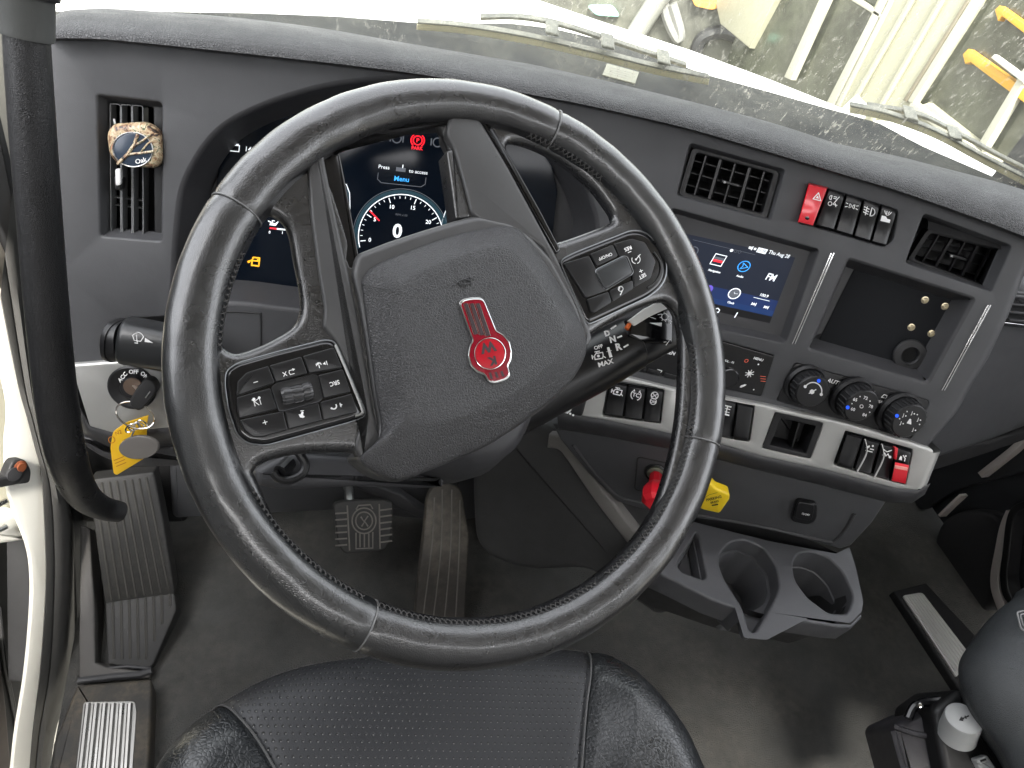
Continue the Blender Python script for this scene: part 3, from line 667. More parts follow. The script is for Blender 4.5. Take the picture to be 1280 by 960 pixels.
mb = MB(); mb.lathe(PC.pt(1136, 443, -.025), PC.n, [(.0195, 0), (.0195, .003), (.018, .0045), (.011, .0055), (.0095, .004), (.0095, -.0)], 36, cap=False); mb.build('cable_grommet', BLKM, tr)
mb = MB(); mb.slab(PC, ell(1135, 443, 9, 8.5, 0, 20), -.0255, -.0246, 0); mb.build('grommet_hole', G('void_black', (.002, .002, .002), .9), tr)
# ================================================================== climate control
cl = thing('climate_control', 'black climate control panel with three round knobs marked AUTO and MAX', 'climate control', PC.pt(1070, 500))
mb = MB(); mb.slab(PC, rc([(994, 453), (1163, 501), (1138, 549), (970, 501)], 6, 4), -.015, -.001, .001); mb.build('panel_plate', BLK, cl)
knobs = ((1007, 481, 1016, 490, 20.5), (1065, 497, 1077, 508, 21), (1124, 517, 1137, 527, 21))
for i, (bx, by, fx, fy, rp) in enumerate(knobs):
    A = PC.pt(bx, by, 0); B = PC.pt(fx, fy, .020); ax = nrm(B - A); hh = np.linalg.norm(B - A) * 1.0; r_ = rp / FPX * np.linalg.norm(B - CAM) * 1.0
    kb = MB(); kb.lathe(A - ax * .004, ax, [(r_ * 1.22, 0), (r_ * 1.22, .004), (r_ * 1.1, .0075), (r_ * .98, .0065), (r_ * .98, hh), (r_ * .95, hh + .003), (r_ * .90, hh + .004), (0, hh + .004)], 48, cap=False)
    o = kb.build('knob', BLK, cl)
    KP = Plane(B, ax)
    for j in range(22):
        a = 2 * math.pi * j / 22; e1 = nrm(np.cross(ax, (0, .1, 1))); e2 = np.cross(ax, e1); d = e1 * math.cos(a) + e2 * math.sin(a)
        if j == 0: gm = MB()
        gm.tube([A + d * r_ * .985 + ax * .006, A + d * r_ * .985 + ax * (hh - .002)], .0012, 5)
    gm.build('knob_ribs', BLKM, o)
    mb = MB(); p = Print(mb, KP, .0004, fx, fy, 16)
    if i == 0:
        p.ring(0, 1, 11, 1.4, -10, 165).disc(-11, 4, 2).disc(11, 0, 2); p.disc(-1, 0, 3).line([(-4, -3), (3, 4)], 1.2)
    elif i == 1:
        for a_, tx in ((150, '65'), (80, '72'), (15, '78'), (215, '60'), (-55, '84')): p.text(tx, 4, 11.5 * math.cos(R(a_)), 11.5 * math.sin(R(a_)), .02)
        for a_ in (180, 115, 48, -20): p.disc(12.5 * math.cos(R(a_)), 12.5 * math.sin(R(a_)), .9, 8)
        p.ring(0, 0, 2, 1)
    else:
        for a_ in (150, 90, 30, 205, -50): p.text('J', 4, 11 * math.cos(R(a_)), 11 * math.sin(R(a_)), .02).disc(11 * math.cos(R(a_)) + 3, 11 * math.sin(R(a_)), 1, 8)
        for a_ in (180, 120, 58, 0): p.disc(13 * math.cos(R(a_)), 13 * math.sin(R(a_)), .9, 8)
        p.poly([(-3, -3), (3, -3), (2, 1), (-2, 1)]).disc(0, 2, 1.6)
    mb.build('knob_print', INK, o, recalc=False)
    q = ((4, 18), (-19, -7), (-20, 3))[i]; dm = MB(); Print(dm, KP, .0002, fx, fy, 16).disc(q[0] * .86, q[1] * .86, 2.4); dm.build('blue_indicator', E_BK, o, recalc=False)
mb = MB(); Print(mb, PC, 0, 1044, 478, 16, 1, 0, .3).text('AUTO', 5.2, bold=.02)
p = Print(mb, PC, 0, 1103, 500, 16, 1, 0, .3); p.text('MAX', 4, 0, -3, .02).line([(-3, 3), (3, 3), (2, 7), (-2, 7)], .9, True); Print(mb, PC, 0, 1090, 488, 16).line([(-4, 0), (4, 0)], .5)
mb.build('panel_print', INK, cl, recalc=False)
# ================================================================== air vents
def quad_at(Q, u, v):
    Q = [np.array(q, float) for q in Q]; return (1 - v) * ((1 - u) * Q[0] + u * Q[1]) + v * ((1 - u) * Q[3] + u * Q[2])
VOID = G('void_black', (.002, .002, .002), .9)
def grid_vent(lab, Q, pl, nx, ny, tilt=0, grp='air vents of the dashboard'):
    t = thing('air_vent', lab, 'air vent', pl.pt(*quad_at(Q, .5, .5)), grp)
    mb = MB(); mb.slab(pl, rc(Q, 6, 4), -.05, -.045, 0); mb.build('duct', VOID, t)
    o_ = rc(Q, 7, 5); i_ = rc([tuple(quad_at(Q, u, v)) for u, v in ((.045, .06), (.955, .06), (.955, .94), (.045, .94))], 6, 5)
    mb = MB(); mb.sheet(pl, o_, [i_], -.006); mb.tub(pl, i_, -.006, -.03, .001, .0015, cap=False); mb.tub(pl, o_, -.0055, -.012, 0, .0008, cap=False); mb.build('vent_frame', BLK, t)
    for j in range(1, ny):
        v = j / ny; a, b = quad_at(Q, .04, v), quad_at(Q, .96, v)
        A, B = pl.pt(*a, -.016), pl.pt(*b, -.016); d = pl.e2 * .0055 * math.cos(tilt) + pl.n * .0
        dn = -pl.n * .011 + pl.e2 * (-.006 + tilt * .01)
        s_ = MB(); T = .0006 * pl.e2
        s_.loft([[A + T, A - T, A - T + dn, A + T + dn], [B + T, B - T, B - T + dn, B + T + dn]], cap0=True, cap1=True); s_.build('slat', BLK, t)
    for i in range(1, nx):
        u = i / nx; a, b = quad_at(Q, u, .05), quad_at(Q, u, .95)
        A, B = pl.pt(*a, -.010), pl.pt(*b, -.010); dn = -pl.n * .010 + pl.e1 * .004; w_ = .0009 if i % 2 else .0016; T = w_ * pl.e1
        s_ = MB(); s_.loft([[A + T, A - T, A - T + dn, A + T + dn], [B + T, B - T, B - T + dn, B + T + dn]], cap0=True, cap1=True); s_.build('fin', BTN, t)
    c = quad_at(Q, .52, .5); k_ = MB(); k_.slab(pl, [(c[0] - 11, c[1] - 5), (c[0] + 11, c[1] + 1), (c[0] + 10, c[1] + 5), (c[0] - 12, c[1] - 1)], -.014, -.004, .001); k_.build('vent_tab', BTN, t)
    k_ = MB(); k_.slab(pl, [(c[0] - 9, c[1] - 3.4), (c[0] - 6.5, c[1] - 2.8), (c[0] - 7, c[1]), (c[0] - 9.5, c[1] - .6)], -.004, -.003, .0003); k_.build('tab_mark', G('tab_grey', (.4, .4, .4), .3), t)
    return t
grid_vent('square grid air vent directly above the touchscreen', [(866, 184), (975, 214), (958, 274), (848, 244)], PC, 6, 4)
# right vent, its barrel turned downwards
PV2 = Plane(PC.pt(1195, 316, -.016), nrm(PC.n + PC.e2 * -.25 + PC.e1 * .05))
grid_vent('air vent turned downwards, right of the red hazard switch', [(1160, 286), (1257, 312), (1233, 362), (1134, 326)], PV2, 6, 4, .3)
mb = MB(); mb.slab(PC, rc([(1156, 266), (1264, 307), (1238, 363), (1131, 328)], 6, 4), -.07, -.055, 0); o = mb.build('vent_barrel', BLKM, [x for x in bpy.data.objects if x.name.startswith('air_vent')][-1])
mb = MB(); mb.loft([[PC.pt(1157, 266, -.006), PC.pt(1262, 306, -.006)], [PC.pt(1160, 276, -.018), PC.pt(1260, 308, -.018)], [PC.pt(1160, 287, -.014), PC.pt(1256, 313, -.014)]], closed=False); mb.build('vent_shell', BLKM, o.parent)
# tall vent on the left with U-shaped vertical blades
lv = thing('air_vent', 'tall narrow air vent at the far left of the dashboard, holding an air freshener', 'air vent', PL.pt(162, 210, -.02), 'air vents of the dashboard')
mb = MB(); mb.slab(PL, rc([(126, 118), (198, 128), (197, 300), (128, 294)], 5, 4), -.065, -.060, 0); mb.build('duct', VOID, lv)
mb = MB(); i_ = rc([(129, 125), (193, 133), (194, 296), (130, 290)], 4, 4); mb.sheet(PL, rc([(120, 117), (206, 126), (205, 304), (122, 298)], 6, 4), [i_], -.019); mb.tub(PL, i_, -.019, -.05, .001, .001, cap=False); mb.build('vent_frame', BLK, lv)
BLD = G('vent_blade', (.17, .175, .18), .4)
for i, x in enumerate((137, 151, 165)):
    mb = MB(); x2 = x + 14
    q = rc([(x, 129 + i), (x2, 130 + i, 4), (x2 + .5, 292 + i * 1.5, 4), (x + 1, 290 + i * 1.5, 2)], 2, 4)
    P3 = [PL.pt(a, b, -.014) for a, b in q]; rings = []
    inn = [PL.at(p, -.014) for p in inset([PL.uv(a, b, -.014) for a, b in q] if area2([PL.uv(a, b, -.014) for a, b in q]) > 0 else [PL.uv(a, b, -.014) for a, b in q][::-1], .0009)]
    out = [PL.at(p, -.014) for p in ([PL.uv(a, b, -.014) for a, b in q] if area2([PL.uv(a, b, -.014) for a, b in q]) > 0 else [PL.uv(a, b, -.014) for a, b in q][::-1])]
    dn = -PL.n * .016
    mb.loft([[p + dn for p in out], out, inn, [p + dn for p in inn]]); mb.build('blade', BLD, lv)
for y, dx in ((246, 0), (256, 4)):
    mb = MB(); A, B = PL.pt(137 + dx, y, -.024), PL.pt(181, y + 5, -.024); T = PL.e2 * .0006; dn = -PL.n * .012
    mb.loft([[A + T, A - T, A - T + dn, A + T + dn], [B + T, B - T, B - T + dn, B + T + dn]], cap0=True, cap1=True); mb.build('slat', BLD, lv)
mb = MB(); mb.slab(PL, rc([(141, 222), (153, 222), (152, 238), (143, 238)], 3, 3), -.014, -.004, .002); mb.build('blade_tab', BLK, lv)
# passenger side vent slits
pv = thing('air_vent', 'passenger side air vent cut by the right edge of the photo', 'air vent', PR.pt(1275, 385), 'air vents of the dashboard')
mb = MB(); mb.slab(PR, rc([(1256, 362), (1330, 372), (1322, 412), (1254, 402)], 3, 3), .0, .012, .003); mb.build('vent_frame', BLK, pv)
for i in range(4):
    mb = MB(); y = 369 + i * 10; mb.slab(PR, [(1262, y), (1330, y + 6), (1330, y + 9), (1262, y + 3)], .012, .019, .001); mb.build('slat', DGREY, pv)
mb = MB(); mb.slab(PR, [(1250, 402), (1330, 412), (1330, 416), (1250, 407)], .008, .014, .001); mb.build('chrome_edge', CHROME, pv)
# air freshener clipped on the vent
def camo():
    m = bpy.data.materials.new('leaf_camouflage'); m.use_nodes = True; t = m.node_tree; b = t.nodes['Principled BSDF']; L = t.links.new
    tc = t.nodes.new('ShaderNodeTexCoord').outputs['Object']; n = t.nodes.new('ShaderNodeTexNoise'); n.inputs['Scale'].default_value = 110; n.inputs['Detail'].default_value = 7; n.inputs['Distortion'].default_value = 1.5; L(tc, n.inputs['Vector'])
    r = t.nodes.new('ShaderNodeValToRGB'); L(n.outputs['Fac'], r.inputs[0]); e = r.color_ramp; e.interpolation = 'CONSTANT'
    for i, (p_, c) in enumerate(((0, (.03, .02, .015)), (.40, (.25, .14, .08)), (.46, (.48, .36, .22)), (.54, (.62, .52, .36)), (.60, (.10, .13, .06)), (.66, (.42, .22, .14)))):
        el = e.elements[i] if i < 2 else e.elements.new(p_); el.position = p_; el.color = (*c, 1)
    L(r.outputs[0], b.inputs['Base Color']); b.inputs['Roughness'].default_value = .35; return m
af = thing('air_freshener', 'camouflage patterned air freshener clipped to the tall left vent', 'air freshener', PL.pt(165, 182, -.005))
mb = MB(); sh_ = [(138, 155, 10), (180, 152, 12), (198, 165, 12), (200, 200, 10), (193, 211, 8), (150, 208, 12), (135, 196, 10), (131, 168, 8)]
mb.slab(PL, rc(sh_, 0, 5), -.006, .010, .007, bseg=5); mb.build('freshener_body', camo(), af)
mb = MB(); mb.slab(PL, ell(166, 187, 24.5, 21, 8, 32), .006, .0112, .0012); mb.build('centre_disc', G('blue_black_disc', (.03, .045, .07), .2), af)
mb = MB(); c = PL.pt(166, 187, .0105); mb.tube([PL.pt(x, y, .0108) for x, y in ell(166, 187, 25, 21.5, 8, 32)], .0006, 6, closed=True); mb.build('disc_rim', STEEL, af)
cm_ = camo(); mb = MB()
for pts, w_ in ((((147, 205), (160, 192), (168, 180), (172, 168)), .0016), (((160, 193), (178, 191), (192, 189)), .0012), (((165, 184), (178, 176), (188, 168)), .001), (((176, 190), (184, 180), (190, 176)), .0008)):
    mb.tube([PL.pt(x, y, .0118) for x, y in pts], w_, 6)
mb.build('branch_relief', cm_, af)
mb = MB(); Print(mb, PL, .0116, 176, 201, -15).text('Oak', 6, bold=.02); mb.build('lettering', INK, af, recalc=False)
mb = MB(); mb.slab(PL, rc([(143.5, 211), (151, 211), (151, 231), (144.5, 233)], 3, 3), -.006, -.001, .001); mb.build('clip', G('clip_white', (.75, .75, .75), .3), af)
mb = MB(); mb.tube([PL.pt(144, 155, .004), PL.pt(143, 149, .002)], .0012, 8); mb.build('pin', STEEL, af)
# ================================================================== rocker switches
def icon(p, kind):
    if kind == 'lamp': p.ring(-3.5, 3, 2.4, 1, 90, 270).line([(-3.5, .6), (-3.5, 5.4)], 1).line([(-1, 5), (2.5, 5)], .8).line([(-1, 3), (2.5, 3)], .8).line([(0, -4), (5, 6)], .9).ring(-3.5, -4, 2.2, .9).line([(1, -4), (5, -4)], .9).line([(2, -2), (4, -6)], .8)
    elif kind == 'park':
        for s_ in (-1, 1): p.ring(3 * s_, 0, 2.2, 1, 90 if s_ > 0 else -90, 270 if s_ > 0 else 90).line([(3 * s_, -2.2), (3 * s_, 2.2)], .9).line([(5 * s_, 1.6), (7.4 * s_, 2.3)], .8).line([(5 * s_, -1.6), (7.4 * s_, -2.3)], .8)
    elif kind == 'fog': p.ring(1.5, 0, 4.6, 1.2, -90, 90).line([(1.5, -4.6), (1.5, 4.6)], 1.2); [p.line([(-7, y + 1), (-1, y - .5)], 1) for y in (-3, 0, 3)]; p.line([(-4, 5), (-4, -5)], .9)
    elif kind == 'work': p.poly([(-6, -6), (5, -6), (5, -2), (1, -2), (-1, .4), (-6, .4)]).ring(0, 4, 2, .9, 180, 360); [p.line([(x * .6, 3.4), (x, 6.5)], .8) for x in (-4, -1.4, 1.4, 4)]
    elif kind == 'engine': p.line([(-4, -3), (4, -3), (5, 0), (5, 3), (-2, 3), (-4, 1)], 1.1, True).line([(-6.5, -2), (-6.5, 2)], 1.1).line([(-6.5, 0), (-4, 0)], 1).line([(-1, 3), (-1, 4.6)], 1).line([(-3, 4.8), (2, 4.8)], 1).disc(0, 0, 1.5).line([(5, -1), (7, -3)], 1)
    elif kind == 'tc': p.ring(0, 0, 5.8, 1.1, 120, 240, 8).ring(0, 0, 5.8, 1.1, -60, 60, 8).text('TC', 4.6, 0, 0, .03).line([(-3.5, 6), (-2.5, 4)], 1).line([(3.5, 6), (2.5, 4)], 1)
    elif kind == 'regen': p.ring(0, 3, 4, 1.2).line([(-2.5, 1), (2.5, 5)], 1).line([(-2.5, 5), (2.5, 1)], 1).text('OFF', 3, 0, -4.6, .03).ring(0, -4, 3.6, .8)
    elif kind == 'axle': p.line([(-4, 5), (4, 5)], 1.6).line([(-4, -5), (4, -5)], 1.6).line([(0, 5), (0, -5)], 1.4).line([(-3.5, 1.8), (3.5, 1.8)], 1).line([(-3.5, -1.8), (3.5, -1.8)], 1)
    elif kind == 'dump': p.poly([(-5, 0), (-1, 4), (0, 2), (-3, -1)]).line([(-4, -3), (4, -3)], 1).disc(3, 4, 1.2).line([(1, 0), (5, 0)], 1.2)
    elif kind == 'fifth': p.line([(-5, 4), (0, 2), (5, 5)], 1.1).line([(-4, -3), (-2, 0), (0, -3), (2, 0), (4, -3)], 1.1).disc(5, -3, 1.6)
    elif kind == 'seat': p.poly([(-4, -3), (0, -3), (-1, 1), (-3, 2)]).line([(0, 3), (3, 0), (3, -3)], 1.2).disc(3, 3, 1)
    elif kind == 'warn': p.line([(-5, -4), (5, -4), (0, 5)], 1.2, True).poly([(-2.2, -2.2), (2.2, -2.2), (0, 1.6)])
    elif kind == 'spot': p.ring(0, 1, 5.5, 2).disc(0, 0, 1.2).line([(-6, -5), (3, -5)], 1.2).disc(6, -5, 1.4).disc(10, -6, 1.4)
def bank(lab, tops, bots, icons, h=.002, well=.006, grp='rocker switch rows', pl=PC, hz=False, lift=0, names=None):
    t = thing('switch_row', lab, 'switches', pl.pt((tops[0][0] + bots[-1][0]) / 2, (tops[0][1] + bots[-1][1]) / 2, lift), grp)
    mb = MB(); mb.slab(pl, [tops[0], tops[-1], bots[-1], bots[0]], -.02 + lift, -well - .004 + lift, 0); mb.build('switch_housing', BLK, t)
    for i in range(len(tops) - 1):
        a, b, c, d = [np.array(q, float) for q in (tops[i], tops[i + 1], bots[i + 1], bots[i])]
        u = .05 if not (hz and i == 0) else 0
        Q = [a + (b - a) * u, b - (b - a) * u, c - (c - d) * u, d + (c - d) * u]
        ic = icons[i]; red = ic == 'warn'
        # rocker profile: high top, hollow middle, raised foot
        prof = [(.02, -.004), (.08, .003), (.2, .0042), (.45, .001), (.62, -.0012), (.82, .0005), (.93, .001), (.98, -.004)] if not red else [(0.0, -.004), (.05, .007), (.3, .006), (.6, .007), (.93, .010), (.98, .009), (1.0, -.004)]
        if ic == 'blank': prof = [(.02, -.004), (.08, .002), (.5, .0035), (.86, .005), (.95, .004), (.99, -.004)]
        rings = []
        for v, hh in prof:
            A, B = quad_at(Q, 0, v), quad_at(Q, 1, v); row = []
            for u_, dh in ((0, -.006), (0.0, -.0012), (.06, 0), (.5, .0004), (.94, 0), (1, -.0012), (1, -.006)):
                q = A + (B - A) * u_; row.append(pl.pt(*q, lift + h + hh + dh))
            rings.append(row)
        mb = MB(); mb.loft(rings, closed=False, k=0)
        o = mb.build('rocker_switch', RED if red else BTN, t, sharp=50)
        if red: o['label'] = 'red hazard switch'
        if ic not in ('blank',):
            mb = MB(); c_ = quad_at(Q, .5, .28 if not red else .3); sh = .1
            p = Print(mb, pl, lift + h + (.0062 if not red else .0085), c_[0] + (4 if red else 0), c_[1], 14, 1.08 if not red else 1.0)
            icon(p, ic); mb.build('switch_symbol', INK, o, recalc=False)
        if red:
            c_ = quad_at(Q, .5, .84); mb = MB(); mb.slab(pl, ell(c_[0], c_[1], 2.6, 2.4), lift + .011, lift + .0124, .0002); mb.build('indicator', GLOSS, o)
    return t
hz = bank('row of switches with the red hazard switch at its left end', [(1010, 228), (1036, 234), (1058, 241), (1080, 247), (1102, 254), (1123, 261)], [(996, 278), (1017, 283), (1043, 290), (1066, 297), (1088, 304), (1108, 309)], ['warn', 'lamp', 'park', 'fog', 'work'])
bank('three black switches on the silver trim just left of the wheel rim', [(762, 476), (785, 480), (808, 484), (830, 487)], [(754, 519), (779, 523), (803, 527), (825, 530)], ['engine', 'tc', 'regen'], lift=.010)
bank('switches half hidden behind the right of the wheel rim', [(855, 489), (877, 493), (899, 497), (921, 502), (943, 507)], [(848, 536), (871, 541), (893, 545), (915, 550), (936, 553)], ['blank', 'blank', 'axle', 'blank'], lift=.010)
rw = bank('switch row at the right end of the silver trim, one half red', [(1058, 540), (1080, 546), (1101, 552), (1121, 557), (1141, 563)], [(1044, 582), (1066, 588), (1089, 595), (1112, 602), (1131, 607)], ['blank', 'dump', 'fifth', 'seat'], lift=.010)
mb = MB()
for (a, b, c_) in (((1081, 549), (1083, 566), (1071, 590)), ((1102, 555), (1104, 573), (1092, 598))):
    mb = MB(); mb.tube([PC.pt(x, y, .019) for x, y in spline([a, b, c_], 6)], .0011, 6); mb.build('clear_guard_edge', CHROME, rw)
mb = MB(); rr_ = []
for v, hh in ((.42, .008), (.5, .0115), (.62, .012), (.8, .012), (.97, .008)):
    Q = [(1122, 560), (1140, 564), (1132, 606), (1114, 602)]; A, B = quad_at(Q, .02, v), quad_at(Q, .98, v)
    rr_.append([PC.pt(*A, .004 + hh), PC.pt(*A, .010 + hh), PC.pt(*B, .010 + hh), PC.pt(*B, .004 + hh)])
mb.loft(rr_, closed=False, cap0=False); o = mb.build('red_cap', RED, rw, sharp=40)
mb = MB(); mb.slab(PC, [(1119, 582), (1135, 585), (1134.4, 588.5), (1118.4, 585.5)], .0215, .0232, .0003); mb.build('cap_line', G('pale_red', (.8, .35, .3), .4), rw)
mb = MB(); mb.slab(PC, [(1119, 560), (1123, 561), (1121, 575), (1118, 574)], .012, .019, .001); mb.build('red_mark', RED, rw)
# twin pocket
pk = thing('pocket_insert', 'square black twin pocket set in the silver trim between two switch rows', 'pocket', PC.pt(990, 545))
mb = MB(); q = rc([(970, 516), (1029, 529), (1013, 573), (953, 560)], 2, 3); i_ = rc([(976, 522), (1021, 532), (1008, 568), (961, 557)], 2, 3); mb.sheet(PC, q, [i_], .011); mb.tub(PC, i_, .011, -.018, .002, .001); mb.build('pocket_shell', BLK, pk)
mb = MB(); mb.slab(PC, [(998, 529), (1000, 529.6), (991, 561), (989, 560.6)], -.018, .004, .0004); mb.build('divider', BTN, pk)
# trailer light switch beside the column
sw = thing('column_switch', 'small black switch with a round lamp symbol, between the column and the silver trim', 'switch', PC.pt(718, 500))
mb = MB(); mb.slab(PC, rc([(700, 488), (735, 494), (728, 521), (696, 516)], 4, 3), -.01, .018, .003); mb.build('switch_body', BLK, sw)
mb = MB(); icon(Print(mb, PC, .0184, 708, 511, 12), 'spot'); mb.build('switch_symbol', INK, sw, recalc=False)
mb = MB(); mb.slab(PC, [(712, 480), (738, 486), (742, 492), (728, 492), (708, 487)], .0, .02, .002); mb.build('switch_hood', DGREY, sw)
# ================================================================== valves and socket on the lower panel
def knob_px(name, lab, cat, A, B, ra, rb, m, grp=None):
    return None
rk = thing('trailer_air_valve', 'red push pull valve knob half hidden by the wheel rim', 'valve knob', PN.pt(820, 588), 'air valve knobs')
mb = MB(); mb.lathe(PN.pt(819, 588, -.004), PN.n, [(.0155, 0), (.0155, .006), (.0135, .008), (.0125, .004), (.0, .0035)], 28, cap=False); mb.build('valve_collar', BLK, rk)
mb = MB(); mb.lathe(PN.pt(819, 588, 0), PN.n, [(.011, 0), (.011, .007), (.009, .008)], 24); mb.build('bushing', G('olive_metal', (.2, .22, .17), .4, .6), rk)
ax = nrm(PN.n + PN.e2 * -.15); A = PN.pt(820, 592, .004)
mb = MB(); mb.lathe(A, ax, [(.0085, 0), (.0095, .01), (.010, .018), (.014, .024), (.0175, .03), (.0185, .036), (.018, .046), (.013, .052), (0, .054)], 8, cap=False, e=PN.e1 + PN.e2 * .4); mb.build('valve_knob', RED, rk, sharp=25)
yk = thing('parking_brake_valve', 'yellow parking brake knob showing at the right of the wheel rim', 'valve knob', PN.pt(870, 600), 'air valve knobs')
mb = MB(); mb.lathe(PN.pt(868, 600, -.004), PN.n, [(.0155, 0), (.0155, .006), (.0135, .008), (.0, .0075)], 28, cap=False); mb.build('valve_collar', BLK, yk)
PY2 = Plane(PN.pt(890, 622, .045), nrm(PN.n + PN.e1 * .12 - PN.e2 * .1))
mb = MB(); mb.slab(PY2, rc([(868, 618, 4), (880, 606, 4), (889, 604, 4), (896, 612, 3), (912, 618, 4), (913, 624, 4), (900, 643, 4), (877, 638, 5), (866, 630, 4)], 0, 4), -.014, 0, .004); mb.tube([PN.pt(868, 600), PY2.pt(880, 618, -.01)], .009, 16); mb.build('valve_knob', YEL, yk)
mb = MB(); p = Print(mb, PY2, .0004, 893, 626, -14); p.text('PARKING', 3.4, 0, 3, .02).text('BRAKE', 2.6, 0, -1.5, .02).line([(-4, -5), (3, -5.5)], 1.6).line([(-12, 6), (-4, 9), (6, 9)], .4); mb.build('knob_print', INKD, yk, recalc=False)
us = thing('usb_cover', 'small rounded square black socket cover on the lower centre panel', 'socket cover', PN.pt(1006, 641))
mb = MB(); mb.slab(PN, rc([(996, 625, 6), (1022, 630, 6), (1021, 651, 6), (1010, 657, 5), (988, 652, 6)], 0, 4), 0, .006, .002); mb.slab(PN, rc([(997, 627), (1019, 631), (1015, 652), (992, 648)], 6, 4), .006, .009, .0015); mb.build('cover', BLK, us)
mb = MB(); Print(mb, PN, .0093, 1007, 643, 12).text('12-24V', 2.6, bold=.02); mb.build('cover_print', INK, us, recalc=False)
# ignition lock, key and tags
ig = thing('ignition_lock', 'round ignition lock marked ACC OFF ON in the left silver trim', 'ignition lock', PL.pt(168, 482))
mb = MB(); mb.lathe(PL.pt(168, 482, .002), PL.n, [(.0265, 0), (.0265, .008), (.025, .0095), (.0225, .0095), (.018, .007), (.013, .0065), (.0125, .010), (.0115, .011), (0, .011)], 44, cap=False); mb.build('lock_barrel', BLK, ig)
mb = MB(); mb.lathe(PL.pt(167, 483, .0125), PL.n, [(.0105, 0), (.0105, .002), (0, .002)], 28, cap=False); mb.build('cylinder_face', G('worn_brass', (.18, .13, .10), .4, .6), ig)
mb = MB()
for tx, a in (('ACC', 142), ('OFF', 93), ('ON', 48), ('S', 18)):
    ca, sa = math.cos(R(a)), math.sin(R(a)); Print(mb, PL, .0122, 168 + 18.5 * ca, 482 - 17 * sa, 90 - a + 3).text(tx, 5.2, bold=.03, sx=.95)
mb.build('lock_print', INK, ig, recalc=False)
ky = thing('ignition_key', 'black headed key turned in the ignition lock', 'key', PL.pt(175, 484, .015))
PK2 = Plane(PL.pt(178, 494, .045), nrm(PL.n + PL.e1 * -.9 + PL.e2 * .25))
mb = MB(); mb.tube([PL.pt(168, 482, .012), PL.pt(174, 488, .030)], .003, 8, flat=.4); mb.build('key_blade', STEEL, ky)
mb = MB(); PK3 = Plane(PL.pt(178, 494, .034), PL.n)
mb.slab(PK3, rc([(180, 474, 4), (190, 476, 5), (196, 486, 4), (193, 494, 4), (178, 512, 5), (172, 514, 4), (163, 508, 4), (161, 502, 4), (170, 486, 4)], 0, 4), -.012, .002, .0025); mb.build('key_head', BLKM, ky)
mb = MB(); mb.slab(PK3, [(181, 497), (187, 489), (188, 490), (182, 498)], .002, .003, .0003); mb.build('key_highlight_rib', STEEL, ky)
kr = thing('key_ring', 'steel split ring hanging from the ignition key', 'key ring', PK3.pt(170, 520))
mb = MB(); 
for dh in (0, .0014): mb.tube([PK3.pt(x, y, .001 + dh + .004 * math.sin(i * .2)) for i, (x, y) in enumerate(ell(169, 519, 25, 15.5, 20, 36))], .0009, 8, closed=True)
mb.build('split_ring', G('ring_steel', (.72, .68, .62), .18, 1), kr)
mb = MB()
for i in range(4): mb.tube([PK3.pt(x, y, .004) for x, y in ell(163 + i * 5, 535 - i * 1.5, 7, 4, -40 + i * 25, 14)], .0009, 6, closed=True)
mb.build('chain_links', G('ring_steel', (.72, .68, .62), .18, 1), kr)
yt = thing('key_tag', 'yellow plastic key tag behind the grey fob', 'key tag', PK3.pt(155, 560))
PT1 = Plane(PK3.pt(160, 560, -.004), nrm(PL.n + PL.e1 * .25))
mb = MB(); mb.slab(PT1, rc([(141, 540, 5), (158, 528, 4), (186, 519, 2), (184, 530, 2), (182, 572, 3), (146, 594, 3), (142, 592, 3), (138, 560, 4)], 0, 4), -.001, .0006, .0004); mb.build('tag_plate', G('yellow_tag', (.85, .50, .02), .4), yt)
mb = MB(); pr = Print(mb, PT1, .0008, 152, 575, -22); 
for q in range(3): pr.line([(-9, 3 - q * 4), (4, 3 - q * 4)], 1)
pr.ring(-2, 28, 4, 1).text('N2', 5, 9, 33); mb.build('tag_print', G('orange_ink', (.55, .2, .02), .5), yt, recalc=False)
fb = thing('key_fob', 'oval grey fob disc hanging in front of the yellow tag', 'key fob', PK3.pt(173, 560, .006))
PT2 = Plane(PK3.pt(173, 560, .006), nrm(PL.n - PL.e1 * .1))
mb = MB(); mb.slab(PT2, ell(173, 560, 25, 14.5, -3, 40), -.002, .002, .0015); mb.tube([PT2.pt(164, 546), PK3.pt(168, 538, .004)], .001, 6); mb.build('fob_disc', G('grey_fob', (.14, .13, .12), .45, var=.2), fb)
